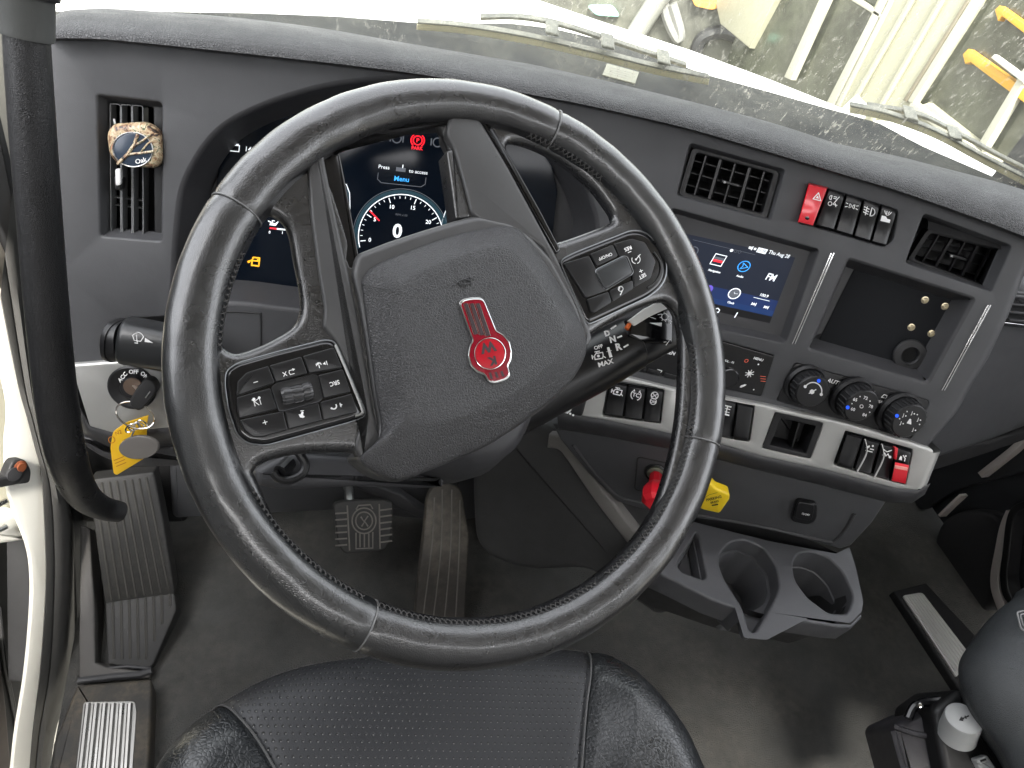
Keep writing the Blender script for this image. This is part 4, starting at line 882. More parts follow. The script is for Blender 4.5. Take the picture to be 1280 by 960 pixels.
# ================================================================== steering wheel
WC = PW.o; RT = .2285 - .0184; RM = .0184
sw_ = thing('steering_wheel', 'large black leather steering wheel turned upside down, red emblem in its hub', 'steering wheel', WC)
def wang(px, py):
    u = PW.uv(px, py); return math.atan2(u[1], u[0])
def wpt(a, r, h): return WC + (PW.e1 * math.cos(a) + PW.e2 * math.sin(a)) * r + PW.n * h
seams = [wang(689, 163), wang(288, 258), wang(456, 782), wang(874, 553)]      # where the leather pieces meet
seams = sorted(a % (2 * math.pi) for a in seams)
def rimr(a):
    # the moulded grips are a little fatter than the rest
    return RM * (1 + .02 * math.sin(3 * a + .5)) 
def rim_piece(a0, a1, m):
    n_ = max(8, int((a1 - a0) / (2 * math.pi) * 260)); rings = []
    for i in range(n_ + 1):
        a = a0 + (a1 - a0) * i / n_; e = min(i, n_ - i) / n_ * (a1 - a0) * RT
        dip = .0010 * math.exp(-(e / .0016) ** 2); ring = []
        for j in range(40):
            s_ = 2 * math.pi * j / 40; r_ = rimr(a) - dip
            wv = .00045 * mnoise.noise(Vector((math.cos(a) * 14, math.sin(a) * 14, s_ * .9))) + .00008 * mnoise.noise(Vector((math.cos(a) * 60, math.sin(a) * 60, s_ * 3)))
            cr = math.cos(s_); r2 = r_ + wv
            # seam line along the inner side
            if cr < 0: r2 -= .0009 * math.exp(-((abs(s_ - math.pi) - .30) / .07) ** 2)
            ring.append(wpt(a, RT + r2 * cr, r2 * math.sin(s_)))
        rings.append(ring)
    return MB().loft(rings, cap0=True, cap1=True).build('rim_leather', m, sw_, sharp=60)
for i in range(4):
    a0, a1 = seams[i], seams[(i + 1) % 4] + (2 * math.pi if i == 3 else 0)
    o = rim_piece(a0 + .0004, a1 - .0004, LEATH if i % 2 else LEATH2)
for a in seams:
    mb = MB(); mb.tube([wpt(a, RT + (RM * .985) * math.cos(s_), RM * .985 * math.sin(s_)) for s_ in [2 * math.pi * j / 36 for j in range(36)]], .0007, 6, closed=True)
    mb.build('rim_seam', G('seam_edge', (.16, .16, .16), .4), sw_)
# lacing along the inner side of the rim
mb = MB()
spans = [(wang(742, 232), wang(652, 179)), (wang(768, 740), wang(852, 430)), (wang(470, 750), wang(740, 722)), (wang(322, 610), wang(455, 745)), (wang(276, 440) , wang(300, 320))]
def lace(a0, a1):
    if a1 < a0: a0, a1 = a1, a0
    if a1 - a0 > math.pi: a0, a1 = a1, a0 + 2 * math.pi
    n_ = int((a1 - a0) * RT / .0046)
    for i in range(n_):
        a = a0 + (a1 - a0) * i / n_; da = .0036 / RT
        for sg, off in ((1, 0), (-1, .5)):
            p = []
            for t in (0, .5, 1):
                s_ = math.pi - .40 + (-.18 + .30 * t) * 1; aa = a + da * (t * sg + off)
                rr_ = rimr(aa) + (.0009 if t == .5 else .0002)
                p.append(wpt(aa, RT + rr_ * math.cos(s_), rr_ * math.sin(s_)))
            mb.tube(p, .00045, 5)
for a0, a1 in spans: lace(a0, a1)
tag(mb.build('lacing', STITCH, sw_), kind='stuff')
# ---- spoke body: a plate filling the rim with four openings, soft leather edges
A_ = [(277, 420), (281, 375), (292, 325), (309, 288), (333, 268), (350, 273), (361, 290), (368, 326), (375, 362), (376, 386), (367, 407), (342, 423), (318, 434), (296, 440), (282, 434)]
B_ = [(404, 190), (412, 172), (436, 163), (475, 157), (535, 152), (552, 163), (563, 190), (568, 231), (574, 268), (580, 285), (540, 310), (450, 330), (442, 300), (425, 245)]
C_ = [(636, 180), (655, 178), (685, 189), (716, 208), (743, 232), (759, 252), (769, 268), (765, 277), (735, 289), (702, 300), (690, 298), (672, 266), (648, 220)]
D_ = [(322, 600), (318, 589), (334, 577), (379, 567), (438, 566), (452, 572), (474, 560), (560, 540), (650, 500), (722, 440), (742, 418), (790, 390), (826, 377), (842, 382), (852, 400), (856, 440), (852, 520), (838, 590), (815, 650), (775, 705), (720, 745), (650, 776), (575, 784), (500, 775), (440, 752), (400, 728), (366, 693), (345, 652)]
D_ = [p for p in D_]
circ = [tuple(WC) for _ in range(0)]
def to_px(P):
    c = CM.T @ (np.array(P) - CAM); return (640 + FPX * c[0] / c[2], 480 + FPX * c[1] / c[2])
HT = .004
out = [to_px(wpt(2 * math.pi * i / 96, RT - .004, HT)) for i in range(96)]
holes = []
for q, n_ in ((A_, 5), (B_, 5), (C_, 5), (D_, 4)):
    o = spline(q, n_, True); holes.append(o)
mb = MB(); big = []
for o in holes:
    P = [PW.uv(x, y, HT) for x, y in o]
    if area2(P) < 0: P = P[::-1]
    big.append(P)
# keep the hole rings from crossing the outer circle: clamp every point inside r < RT-.006
def clampr(p, r): 
    l = np.linalg.norm(p); return p if l < r else p / l * r
rings_all = []
bv = .0075
loops = [[PW.at(p, HT) for p in [PW.uv(x, y, HT) for x, y in out]]]
l2 = [[Vector((*PW.uv(x, y, HT), 0)) for x, y in out]]
for P in big:
    E0 = [clampr(p, RT - .010) for p in inset(P, -bv)]
    loops.append([PW.at(p, HT) for p in E0]); l2.append([Vector((*p, 0)) for p in E0])
    rg = []
    for j in range(7):
        a = j / 6 * math.pi / 2
        q = [clampr(p, RT - .010) for p in inset(P, -bv * (1 - math.sin(a)))]
        rg.append([PW.at(p, HT - bv * (1 - math.cos(a))) for p in q])
    q = [clampr(p, RT - .006) for p in inset(P, -.005)]
    rg.append([PW.at(p, -.011) for p in q]); rg.append([PW.at(p, -.014) for p in q])
    mb.loft(rg)
vs_, tr_ = fill(l2); mb.add([PW.at(p, HT) for p in vs_], tr_)
mb.build('spoke_leather', LEATH2, sw_, sharp=50)
# ---- plastic spoke trim around the hub
TRM = G('spoke_trim', (.03, .03, .032), .38, grain=('noise', 1500, .07), var=.1)
mb = MB()
lefts = [(390, 174), (385, 215), (389, 270), (397, 330), (406, 385), (404, 408), (420, 428), (440, 472), (457, 522), (446, 545), (444, 560), (452, 576), (472, 566), (478, 552), (468, 515), (460, 465), (445, 380), (430, 315), (414, 240), (407, 205), (402, 176)]
mb.slab(PW, [(404, 172), (422, 174), (432, 225), (447, 305), (454, 350), (464, 420), (476, 500), (482, 550), (466, 525), (456, 465), (440, 380), (425, 315), (409, 240), (402, 200)], -.02, HT - .0005, .002, r=3); mb.build('spoke_groove', GLOSS, sw_); mb = MB()
mb.slab(PW, lefts, -.01, HT + .0035, .0028, r=5); mb.build('spoke_trim', SATIN, sw_)
mb = MB(); mb.slab(PW, [(402, 171), (428, 160), (460, 148), (500, 138), (545, 132), (577, 131), (600, 146), (572, 165), (556, 155), (520, 157), (470, 163), (440, 170), (418, 182), (408, 198)], -.012, HT + .0005, .0025, r=4); mb.build('spoke_trim', TRM, sw_)
mb = MB(); mb.slab(PW, [(577, 133), (592, 138), (606, 158), (634, 205), (668, 268), (692, 312), (706, 340), (737, 408), (742, 424), (730, 440), (716, 380), (680, 310), (640, 285), (605, 278), (590, 266), (580, 226), (568, 184), (558, 165), (562, 145)], -.012, HT + .0045, .003, r=6); mb.build('spoke_trim', SATIN, sw_)
mb = MB(); mb.slab(PW, [(601, 142), (612, 152), (640, 198), (676, 262), (702, 312), (696, 318), (668, 268), (634, 208), (604, 156)], -.012, HT + .0015, .002, r=3); mb.build('spoke_trim', GLOSS, sw_)
mb = MB(); mb.slab(PW, [(558, 188), (568, 184), (580, 225), (591, 263), (588, 272), (570, 274), (565, 235)], -.015, HT + .0012, .0025, r=3); mb.build('leather_insert', LEATH2, sw_)
# hub surround
hubo = [(446, 316), (487, 300), (530, 286), (577, 272), (600, 267), (640, 276), (664, 292), (692, 322), (726, 385), (738, 424), (734, 448), (712, 484), (680, 512), (640, 540), (600, 563), (560, 580), (525, 594), (497, 604), (470, 595), (446, 574), (470, 552), (474, 530), (466, 490), (458, 430), (448, 372), (440, 340)]
mb = MB(); mb.slab(PW, hubo, -.035, .009, .006, r=8, bseg=5, cap0=True); mb.build('hub_surround', SATIN, sw_)
pad0 = [(453, 366), (452, 352), (464, 335), (502, 317), (565, 295), (615, 284), (641, 284), (656, 294), (692, 345), (722, 395), (732, 422), (731, 446), (715, 475), (690, 500), (643, 535), (607, 558), (570, 574), (532, 590), (497, 601), (472, 592), (449, 575), (472, 550), (476, 528), (471, 500), (464, 450)]
pad1 = [(502, 375), (500, 362), (507, 352), (532, 338), (572, 322), (608, 311), (630, 308), (645, 318), (672, 350), (698, 388), (708, 412), (706, 430), (692, 450), (668, 472), (632, 495), (600, 512), (575, 520), (550, 526), (530, 528), (522, 527), (513, 524), (509, 510), (507, 492), (503, 460), (501, 420)]
def dense(pts, n): 
    """resample a closed outline at n points, keeping the start"""
    P = [np.array(p, float) for p in spline(pts, 6, True)]; P.append(P[0]); L_ = [0]
    for a, b in zip(P, P[1:]): L_.append(L_[-1] + np.linalg.norm(b - a))
    out = []; 
    for i in range(n):
        t = L_[-1] * i / n; k_ = max(j for j in range(len(L_)) if L_[j] <= t); k_ = min(k_, len(P) - 2)
        u = (t - L_[k_]) / max(1e-9, L_[k_ + 1] - L_[k_]); out.append(tuple(P[k_] * (1 - u) + P[k_ + 1] * u))
    return out
p0 = spline(pad0, 6, True); p1 = spline(pad1, 6, True)
mb = MB(); rings = [[PW.pt(x, y, .004) for x, y in p0]]
cx0 = np.mean(p0, axis=0)
prof = [(.0, .009), (.015, .0110), (.05, .0128), (.12, .0142), (.5, .0195), (.88, .0240), (.96, .0248), (1.0, .0251)]
hub_c = np.array([600, 420.])
for t, hh in prof:
    rings.append([PW.pt(*(np.array(a) * (1 - t) + np.array(b) * t), hh) for a, b in zip(p0, p1)])
for t in (.12, .3, .55, .8):
    rings.append([PW.pt(*(np.array(b) * (1 - t) + hub_c * t), .0251 + .0004 * math.sin(t * 1.5)) for b in p1])
mb.loft(rings, cap1=True); hub = mb.build('hub_cover', HUB, sw_, sharp=60)
# raised airbag mark
mb = MB(); mb.tube([PW.pt(x, y, .0260) for x, y in spline([(567, 357), (573, 352), (580, 349), (588, 351)], 4)], .0006, 6); mb.tube([PW.pt(x, y, .0260) for x, y in ((584, 348), (591, 347))], .0005, 6); mb.tube([PW.pt(x, y, .0260) for x, y in ((587, 345), (590, 357))], .0004, 6); mb.tube([PW.pt(x, y, .0260) for x, y in ((574, 356), (588, 354))], .0006, 6)
mb.build('airbag_mark', HUB, sw_)
# emblem
HE = .0262
em = [(575, 380), (580, 376), (590, 374), (601, 374), (605, 377), (620, 414), (628, 418), (636, 427), (639, 440), (638, 450), (634, 457), (637, 468), (632, 473), (620, 477), (611, 476), (606, 467), (597, 464), (589, 456), (586, 444), (588, 432), (592, 426)]
mb = MB(); mb.slab(PW, [tuple(np.array([607, 430.]) + (np.array(p) - np.array([607, 430.])) * 1.045) for p in em], HE - .004, HE, .0006, r=3); o_em = mb.build('emblem', STEEL, sw_)
mb = MB(); mb.slab(PW, em, HE - .001, HE + .0005, .0003, r=3); mb.build('red_enamel', REDD, o_em)
mb = MB()
for i in range(3):
    x0 = 580.5 + i * 7.4; x1 = 592.5 + i * 7.6
    MB().slab(PW, [(x0, 379.5), (x0 + 3.6, 378.8), (x1 + 4.0 + 1, 417 + i), (x1 + 1, 418.5 + i)], HE, HE + .0007, 0).build('dark_stripe', G('emblem_dark', (.05, .035, .04), .4), o_em)
for i in range(3):
    x0 = 611 + i * 7.2; MB().slab(PW, [(x0, 466 - i * .9), (x0 + 2.8, 465.4 - i * .9), (x0 + 5.2, 473 - i * 1.5), (x0 + 2.4, 473.6 - i * 1.5)], HE, HE + .0007, 0).build('dark_stripe', G('emblem_dark', (.05, .035, .04), .4), o_em)
mb = MB()
for i in range(3):
    x0 = 579.4 + i * 7.4; x1 = 592.3 + i * 7.6
    for dx in (0, 5.2): mb.tube([PW.pt(x0 + dx, 379.5, HE + .0007), PW.pt(x1 + dx * 1.1, 418 + i, HE + .0007)], .00028, 5)
mb.tube([PW.pt(x, y, HE + .0009) for x, y in ell(612.5, 442, 19.4, 19.6, 0, 40)], .0003, 6, closed=True)
mb.tube([PW.pt(x, y, HE + .0005) for x, y in rc(em, 3)], .0004, 6, closed=True)
mb.build('silver_outline', CHROME, o_em)
mb = MB(); mb.slab(PW, ell(612.5, 442, 18.6, 18.8, 0, 40), HE, HE + .0008, .0002); mb.build('emblem_disc', G('bright_red_enamel', (.46, .0, .012), .3, coat=.4, grain=('noise', 2500, .05)), o_em)
mb = MB(); Print(mb, PW, HE + .0011, 610, 433.5, 167).text('W', 12.5, bold=.05, sx=1.0); Print(mb, PW, HE + .0011, 616, 450.5, 166).text('K', 10.5, bold=.05, sx=1.0); mb.build('emblem_letters', G('emblem_dark', (.05, .035, .04), .4), o_em)
# ---- left button pad
HB = HT + .0045
lp_ = [(281, 480), (282, 464), (296, 454), (345, 440), (405, 425), (417, 426), (424, 437), (457, 514), (455, 521), (440, 527), (332, 557), (309, 554), (296, 543), (285, 510)]
mb = MB(); mb.slab(PW, lp_, -.01, HB, .004, r=6, bseg=4); bp = mb.build('button_bezel', GLOSS, sw_)
mb = MB(); mb.tube([PW.pt(x, y, HB - .0012) for x, y in rc(lp_, 8)], .00045, 6, closed=True); mb.build('bezel_edge', G('bezel_edge_metal', (.25, .26, .27), .35, 1), bp)
mb = MB(); mb.tube([PW.pt(x, y, HB + .0003) for x, y in spline([(419, 431), (436, 470), (452, 510), (452, 517), (444, 520)], 4)], .0012, 8, flat=.6); mb.build('bezel_highlight', SILVER, bp)
def cc(p): return (260 + p[0] / 5.818, 420 + p[1] / 5.818)
btns = [([(205, 435), (215, 330), (280, 265), (330, 248), (440, 215), (488, 340), (210, 438)], 'minus'), ([(448, 213), (680, 148), (725, 272), (492, 338)], 'x'), ([(690, 145), (915, 80), (978, 232), (735, 272)], 'mic'),
        ([(208, 445), (455, 378), (505, 530), (225, 602), (210, 520)], 'check'), ([(800, 285), (980, 240), (1040, 408), (840, 455)], 'src'),
        ([(228, 610), (548, 545), (580, 682), (400, 735), (330, 735), (270, 690)], 'plus'), ([(560, 545), (805, 485), (832, 615), (585, 682)], 'hand'), ([(815, 480), (1045, 418), (1090, 555), (838, 615)], 'phone')]
cen = {'minus': (347, 335), 'x': (590, 268), 'mic': (830, 205), 'check': (355, 480), 'src': (920, 342), 'plus': (415, 628), 'hand': (685, 572), 'phone': (935, 510)}
for q, nm in btns:
    q = [cc(p) for p in q]
    q = q if q[0] != q[-1] else q[:-1]
    mb = MB(); mb.slab(PW, q, HB - .003, HB + .0022, .0009, r=2.5); o = mb.build('button', BTN, bp)
    c_ = cc(cen[nm]); mb = MB(); p = Print(mb, PW, HB + .0025, c_[0], c_[1], 164, .86)
    if nm == 'minus': p.line([(-3, 0), (3, 0)], 1.1)
    elif nm == 'plus': p.line([(-3.2, 0), (3.2, 0)], 1.2).line([(0, -3), (0, 3)], 1.2)
    elif nm == 'x': p.line([(4, -3), (9, 3)], 1).line([(9, -3), (4, 3)], 1).line([(-8, -3), (-1, -3), (0, 0), (-1, 3), (-7, 3)], 1).poly([(-10, -3), (-6, -5), (-6, -1)])
    elif nm == 'mic': p.poly([(1, -3), (10, -3), (7, -.5), (5, -1)]).ring(5, 0, 3.5, 1.4, 180, 360, 8).line([(5, 0), (5, 4)], 1.2).poly([(-5, -2.4), (-1, 0), (-5, 2.4)]).line([(-7, -2.8), (-7, 2.8)], 1.1)
    elif nm == 'check': p.line([(-5, 5), (-5, -5), (4, -1), (4, 5)], 1).line([(-2, 5), (6, -5)], 1).disc(3, -5, 2.3).disc(-5, -5, 2)
    elif nm == 'src': p.text('SRC', 6.4, bold=.02, sx=.95)
    elif nm == 'hand': p.poly([(0, 5), (4, 3), (5, -2), (2, -1), (-1, -5), (-3, -3), (-1, 1), (-3, 4)]).line([(-4, -5), (1, -6)], 1)
    elif nm == 'phone': p.ring(4, -1, 4, 2, 20, 200, 8).disc(8, 1, 1.4).line([(-6, -3), (-6, 3)], 1.1).poly([(-9, 0), (-5, 2.6), (-5, -2.6)])
    mb.build('button_symbol', INK, o, recalc=False)
q = [cc(p) for p in ((462, 375), (500, 345), (770, 280), (795, 290), (832, 455), (800, 480), (545, 548), (515, 545))]
mb = MB(); i_ = [cc(p) for p in ((520, 385), (725, 330), (768, 455), (760, 470), (560, 508), (545, 500))]
mb.sheet(PW, rc(q, 2, 3), [rc(i_, 2, 3)], HB + .002); mb.tub(PW, rc(i_, 2, 3), HB + .002, HB - .004, .0, .0006, cap=True); mb.tube([PW.pt(x, y, HB + .002) for x, y in rc(q, 2, 3)], .0005, 5, closed=True); mb.build('wheel_surround', BTN, bp)
Aw, Bw = PW.pt(*cc((532, 445)), HB - .001), PW.pt(*cc((755, 395)), HB - .001); axw = nrm(Bw - Aw)
mb = MB(); wl_ = np.linalg.norm(Bw - Aw); NR = 96; rg = []
for z in np.linspace(0, wl_, 13):
    k_ = 0 if abs(z / wl_ - .36) > .04 and abs(z / wl_ - .68) > .04 else -.0006
    e1 = nrm(np.cross(axw, PW.n)); e2 = np.cross(axw, e1)
    tw = .15 * (1 if .36 < z / wl_ < .68 else 0)
    rg.append([Aw + axw * z + (e1 * math.cos(2 * math.pi * j / NR + tw) + e2 * math.sin(2 * math.pi * j / NR + tw)) * ((.0062 if (z > 0 and z < wl_) else .0052) + k_ + (.0006 if j % 8 < 5 else 0)) for j in range(NR)])
mb.loft(rg, cap0=True, cap1=True); mb.build('scroll_wheel', G('scroll_wheel_plastic', (.05, .05, .052), .25), bp, sharp=20)
# ---- right button pad
def c4(p): return (670 + p[0] / 4, 240 + p[1] / 4)
rp_ = [c4(p) for p in ((118, 342), (190, 305), (480, 190), (550, 200), (620, 275), (655, 360), (652, 425), (620, 480), (560, 525), (290, 650), (262, 660), (245, 640))]
mb = MB(); mb.slab(PW, rp_, -.01, HB, .004, r=8, bseg=4); br = mb.build('button_bezel', GLOSS, sw_)
mb = MB(); mb.tube([PW.pt(x, y, HB - .0012) for x, y in rc(rp_, 8)], .0006, 6, closed=True); mb.build('bezel_edge', G('bezel_edge_metal', (.5, .52, .52), .3, 1), br)
mb = MB(); mb.tube([PW.pt(x, y, HB + .0003) for x, y in spline([c4(p) for p in ((590, 300), (622, 350), (625, 400), (600, 450), (560, 480))], 4)], .0012, 8, flat=.6); mb.build('bezel_highlight', SATIN, br)
for q, nm, c_ in (([(140, 355), (266, 318), (305, 395), (365, 490), (250, 530)], None, None), ([(274, 308), (385, 262), (412, 320), (305, 372)], 'on', (347, 322)),
              ([(392, 258), (480, 232), (545, 250), (600, 345), (575, 430), (492, 478), (482, 398), (462, 335), (415, 318)], 'res', (0, 0)),
              ([(368, 492), (484, 440), (490, 482), (384, 550)], 'wip', (425, 488)), ([(256, 536), (363, 497), (380, 552), (292, 605), (275, 600)], None, None)):
    mb = MB(); mb.slab(PW, [c4(p) for p in q], HB - .003, HB + .002, .0008, r=2.5); o = mb.build('button', BTN, br)
    if not nm: continue
    mb = MB()
    if nm == 'on': Print(mb, PW, HB + .0023, *c4(c_), 158).text('ON/OFF', 4.0, sx=.9)
    elif nm == 'wip': Print(mb, PW, HB + .0023, *c4(c_), 160).ring(0, -1, 3, 1).line([(-1, 2), (3, 6)], 1.1).line([(0, -4), (2, -1)], 1)
    else:
        Print(mb, PW, HB + .0023, *c4((460, 282)), 157).text('RES', 4.6, bold=.02); Print(mb, PW, HB + .0023, *c4((468, 300)), 157).line([(-2, 0), (2, 0)], .9)
        p = Print(mb, PW, HB + .0023, *c4((500, 337)), 160); p.ring(0, 0, 5.2, 1, -40, 60, 8).ring(0, 0, 5.2, 1, 90, 220, 10).line([(0, 0), (-7, -4)], 1).disc(0, 0, 1.3)
        Print(mb, PW, HB + .0023, *c4((525, 395)), 157).line([(-2.2, 0), (2.2, 0)], .9).line([(0, -2), (0, 2)], .9); Print(mb, PW, HB + .0023, *c4((532, 420)), 150).text('SET', 4.6, bold=.02)
    mb.build('button_symbol', INK, o, recalc=False)
q = [c4(p) for p in ((295, 392), (435, 322), (455, 325), (485, 398), (478, 412), (355, 485), (342, 480))]
mb = MB(); mb.slab(PW, q, HB - .003, HB + .0034, .0016, r=5, bseg=4); mb.build('pad_button', G('pad_rubber', (.03, .032, .034), .35), br)
mb = MB(); mb.tube([PW.pt(x, y, HB + .0021) for x, y in rc([tuple(np.array(c4((390, 403))) + (np.array(p) - np.array(c4((390, 403)))) * 1.03) for p in q], 5)], .0004, 5, closed=True); mb.build('pad_edge', G('bezel_edge_metal', (.5, .52, .52), .3, 1), br)
# ---- steering column behind the hub
sc_ = thing('steering_column', 'black steering column shroud behind the hub, with tilt lever', 'steering column', WC - PW.n * .1)
mb = MB(); rings = []
e1, e2 = PW.e1, PW.e2
cc0 = PW.pt(588, 452, -.04)
for d, sx, sy, cy in ((-.0, .062, .070, .0), (.008, .070, .078, -.002), (.05, .076, .088, -.006), (.10, .078, .094, -.006), (.16, .070, .086, .0), (.26, .05, .06, .02)):
    ring = []
    for j in range(40):
        t = 2 * math.pi * j / 40; c_, s_ = math.cos(t), math.sin(t); p_ = 3.2
        x = abs(c_) ** (2 / p_) * (1 if c_ > 0 else -1) * sx; y = abs(s_) ** (2 / p_) * (1 if s_ > 0 else -1) * sy + cy
        a = R(-16); ring.append(cc0 - PW.n * d + e1 * (x * math.cos(a) - y * math.sin(a)) + e2 * (x * math.sin(a) + y * math.cos(a)))
    rings.append(ring)
mb.loft(rings, cap0=True, cap1=True); mb.build('column_shroud', DGREY, sc_, sharp=50)
mb = MB(); PT = Plane(PW.pt(362, 585, -.09), PW.n); mb.tube([PT.pt(x, y) for x, y in spline([(342, 590), (348, 598), (362, 600), (378, 592), (381, 578), (368, 560)], 5)], .0035, 10); mb.tube([PT.pt(362, 578, -.01), PT.pt(350, 590)], .006, 10); mb.build('tilt_lever', BLK, sc_)
mb = MB(); mb.slab(PT, rc([(318, 588), (360, 566), (450, 572), (560, 602), (545, 610), (440, 608), (350, 612), (322, 606)], 6, 4), -.06, -.012, .006); mb.build('lower_shroud', DGREY, sc_)
# ---- stalks
def prism(mb, C0, C1, up, rx, ry, n=28, p_=2.6, ends=None, rounds=4, rr=.006):
    ax = nrm(np.array(C1) - np.array(C0)); u = nrm(up - ax * (up @ ax)); v = np.cross(ax, u); L_ = np.linalg.norm(np.array(C1) - np.array(C0)); rings = []
    st = [(0, 1 - rr / rx)] + [(rr * (1 - math.cos(a)), 1 - rr / rx * (1 - math.sin(a))) for a in np.linspace(.3, math.pi / 2, rounds)] + [(L_, 1 if ends is None else ends)]
    for z, k_ in st:
        ring = []
        for j in range(n):
            t = 2 * math.pi * j / n; c_, s_ = math.cos(t), math.sin(t)
            ring.append(np.array(C0) + ax * z + (u * abs(c_) ** (2 / p_) * (1 if c_ > 0 else -1) * ry + v * abs(s_) ** (2 / p_) * (1 if s_ > 0 else -1) * rx) * k_)
        rings.append(ring)
    mb.loft(rings, cap0=True, cap1=True); return mb
PKL = Plane(PL.pt(180, 430, .045), PL.n)
wst = thing('wiper_stalk', 'black control stalk with a wiper symbol above the ignition lock', 'stalk', PKL.pt(180, 430))
mb = prism(MB(), PKL.pt(152, 424, 0), PKL.pt(262, 444, -.004), PKL.e2, .0255, .0255); mb.build('stalk_body', G('stalk_plastic', (.016, .017, .018), .3, grain=('noise', 1400, .04)), wst)
mb = prism(MB(), PKL.pt(141, 424, -.006), PKL.pt(156, 426, -.004), PKL.e2, .0225, .0225, rr=.003); mb.build('stalk_end', BTN, wst)
mb = prism(MB(), PKL.pt(144, 424, -.006), PKL.pt(150, 426, -.004), PKL.e2, .0235, .0235, rr=.001); mb.build('stalk_ring', BLK, wst)
mb = MB(); p = Print(mb, PKL, .0262, 172, 424, 8); p.line([(-7, 4), (-4, -2), (4, -2), (7, 4)], 1).ring(0, 1.5, 7, 1, 25, 155, 8).line([(0, -4), (-2, 5)], 1).line([(-3, -5), (1, -5)], 1).poly([(9, -2), (20, -2), (9, 3)])
mb.build('stalk_symbol', INK, wst, recalc=False)
PKR = Plane(PW.pt(770, 430, -.055), nrm(PW.n * .8 + PC.n * .2))
gst = thing('shift_stalk', 'thick black shift stalk printed D N R, OFF and MAX, right of the hub', 'stalk', PKR.pt(760, 440))
mb = MB(); ax0, ax1 = PKR.pt(640, 511, -.014), PKR.pt(788, 430, -.012)
axr = nrm(ax1 - ax0); lr = np.linalg.norm(ax1 - ax0); ups = PKR.n - axr * (PKR.n @ axr)
STKM = G('stalk_plastic_dark', (.008, .008, .009), .33, grain=('noise', 1400, .04))
mb.lathe(ax0, axr, [(.0, 0), (.026, 0), (.0275, lr * .66), (.0265, lr), (.0255, lr + .001), (.0245, lr + .0015)], 40, cap=True); mb.build('stalk_barrel', STKM, gst)
mb = prism(MB(), ax1 + axr * .0012, PKR.pt(872, 392, -.01), PKR.n, .0250, .020, ends=.8, rr=.002); tip = mb.build('stalk_tip', STKM, gst)
PKT = Plane(PKR.pt(815, 405, .016), PKR.n)
mb = MB(); mb.slab(PKT, rc([(789, 399), (808, 389), (832, 379), (842, 382), (842, 430), (800, 428), (786, 420)], 3, 3), -.02, -.001, .003); mb.build('light_switch', GLOSS, tip)
mb = MB(); mb.slab(PKT, [(786, 401), (806, 386), (834, 372), (842, 382), (812, 396), (794, 407)], -.002, .002, .0006); mb.build('white_highlight', G('highlight_white', (.8, .8, .78), .25), tip)  # white strip put in as the highlight along the tip's upper edge
mb = MB(); mb.slab(PKT, rc([(783, 409), (787, 403), (790, 405), (786, 413)], 1, 3), -.004, .0002, .0006); mb.build('orange_reflection', G('reflection_orange', (.8, .16, .03), .3), tip)  # orange chip set in for a thin reflection on the tip
mb = MB(); p = Print(mb, PKT, .0006, 831, 396, -8); p.ring(0, 0, 4, 1)
for j in range(8): p.line([(4.6 * math.cos(j * .785), 4.6 * math.sin(j * .785)), (6 * math.cos(j * .785), 6 * math.sin(j * .785))], .9)
p.line([(-8, 4), (-5, 4)], .9).line([(4, -7), (8, -7)], .9).line([(6, -9), (6, -5)], .9); Print(mb, PKT, .0006, 820, 404, 18).poly([(-8, -2), (8, -2), (7, 3)]).line([(-12, 5), (-2, 5)], .7)
Print(mb, PKT, .0006, 835, 428, -8).line([(-3, -3), (3, 3)], 1).line([(-5, 1), (-2, 1)], .9)
mb.build('light_symbols', INK, tip, recalc=False)
PKB = Plane(ax0 + axr * lr * .7 + nrm(ups) * .0278, nrm(ups))
mb = MB()
for tx, x, y, s_ in (('D', 759, 417, 6.5), ('N', 766, 424.5, 7.5), ('R', 773, 434, 8.5)): Print(mb, PKB, -.0002, x, y, -14).text(tx, s_, bold=.05)
for a, b in (((764, 411), (770, 407)), ((772, 422), (777, 420)), ((780, 434), (785, 431))): Print(mb, PKB, -.0004, 0, 0, 0).line([(a[0], -a[1]), (b[0], -b[1])], 2)
Print(mb, PKB, .0, 748, 434, -16).text('OFF', 4.6, bold=.03); Print(mb, PKB, .0, 757, 454, -16).text('MAX', 6, bold=.03, sx=1.1)
p = Print(mb, PKB, .0, 748, 445, -10, 1.2); icon(p, 'engine')
p = Print(mb, PKB, .0, 761, 440, -14); p.poly([(-1, -7), (3, -7), (2, 6), (-1, 6)]).line([(-3, 1), (4, 1)], .5, k=0)
mb.build('stalk_print', INK, gst, recalc=False)
# ================================================================== floor and cab shell
FLM = G('floor_carpet', (.070, .070, .067), .9, grain=('noise', 420, 1.4), var=.25, spec=.2, dust=((.14, .13, .115), .6, 5))
mb = MB(); mb.add([(-.345, -.9, 0), (1.5, -.9, 0), (1.5, 1.05, 0), (-.345, 1.05, 0)], [(0, 1, 2, 3)]); struct(mb.build('floor', FLM))
WALLC = G('cab_lining', (.38, .37, .36), .8, grain=('noise', 300, 1))
def box(name, a, b, m, parent=None):
    mb = MB(); x0, y0_, z0 = a; x1, y1, z1 = b
    mb.add([(x0, y0_, z0), (x1, y0_, z0), (x1, y1, z0), (x0, y1, z0), (x0, y0_, z1), (x1, y0_, z1), (x1, y1, z1), (x0, y1, z1)], [(0, 3, 2, 1), (4, 5, 6, 7), (0, 1, 5, 4), (1, 2, 6, 5), (2, 3, 7, 6), (3, 0, 4, 7)]); return mb.build(name, m, parent)
cab = thing('cab_shell', 'unseen pale cab roof, side post and rear wall, shaped for the light inside', 'cab', (.5, -.9, 0))
box('roof', (-.55, -.9, 1.92), (1.78, .62, 1.97), WALLC, cab)  # out of view, added to shade the cab from the sky
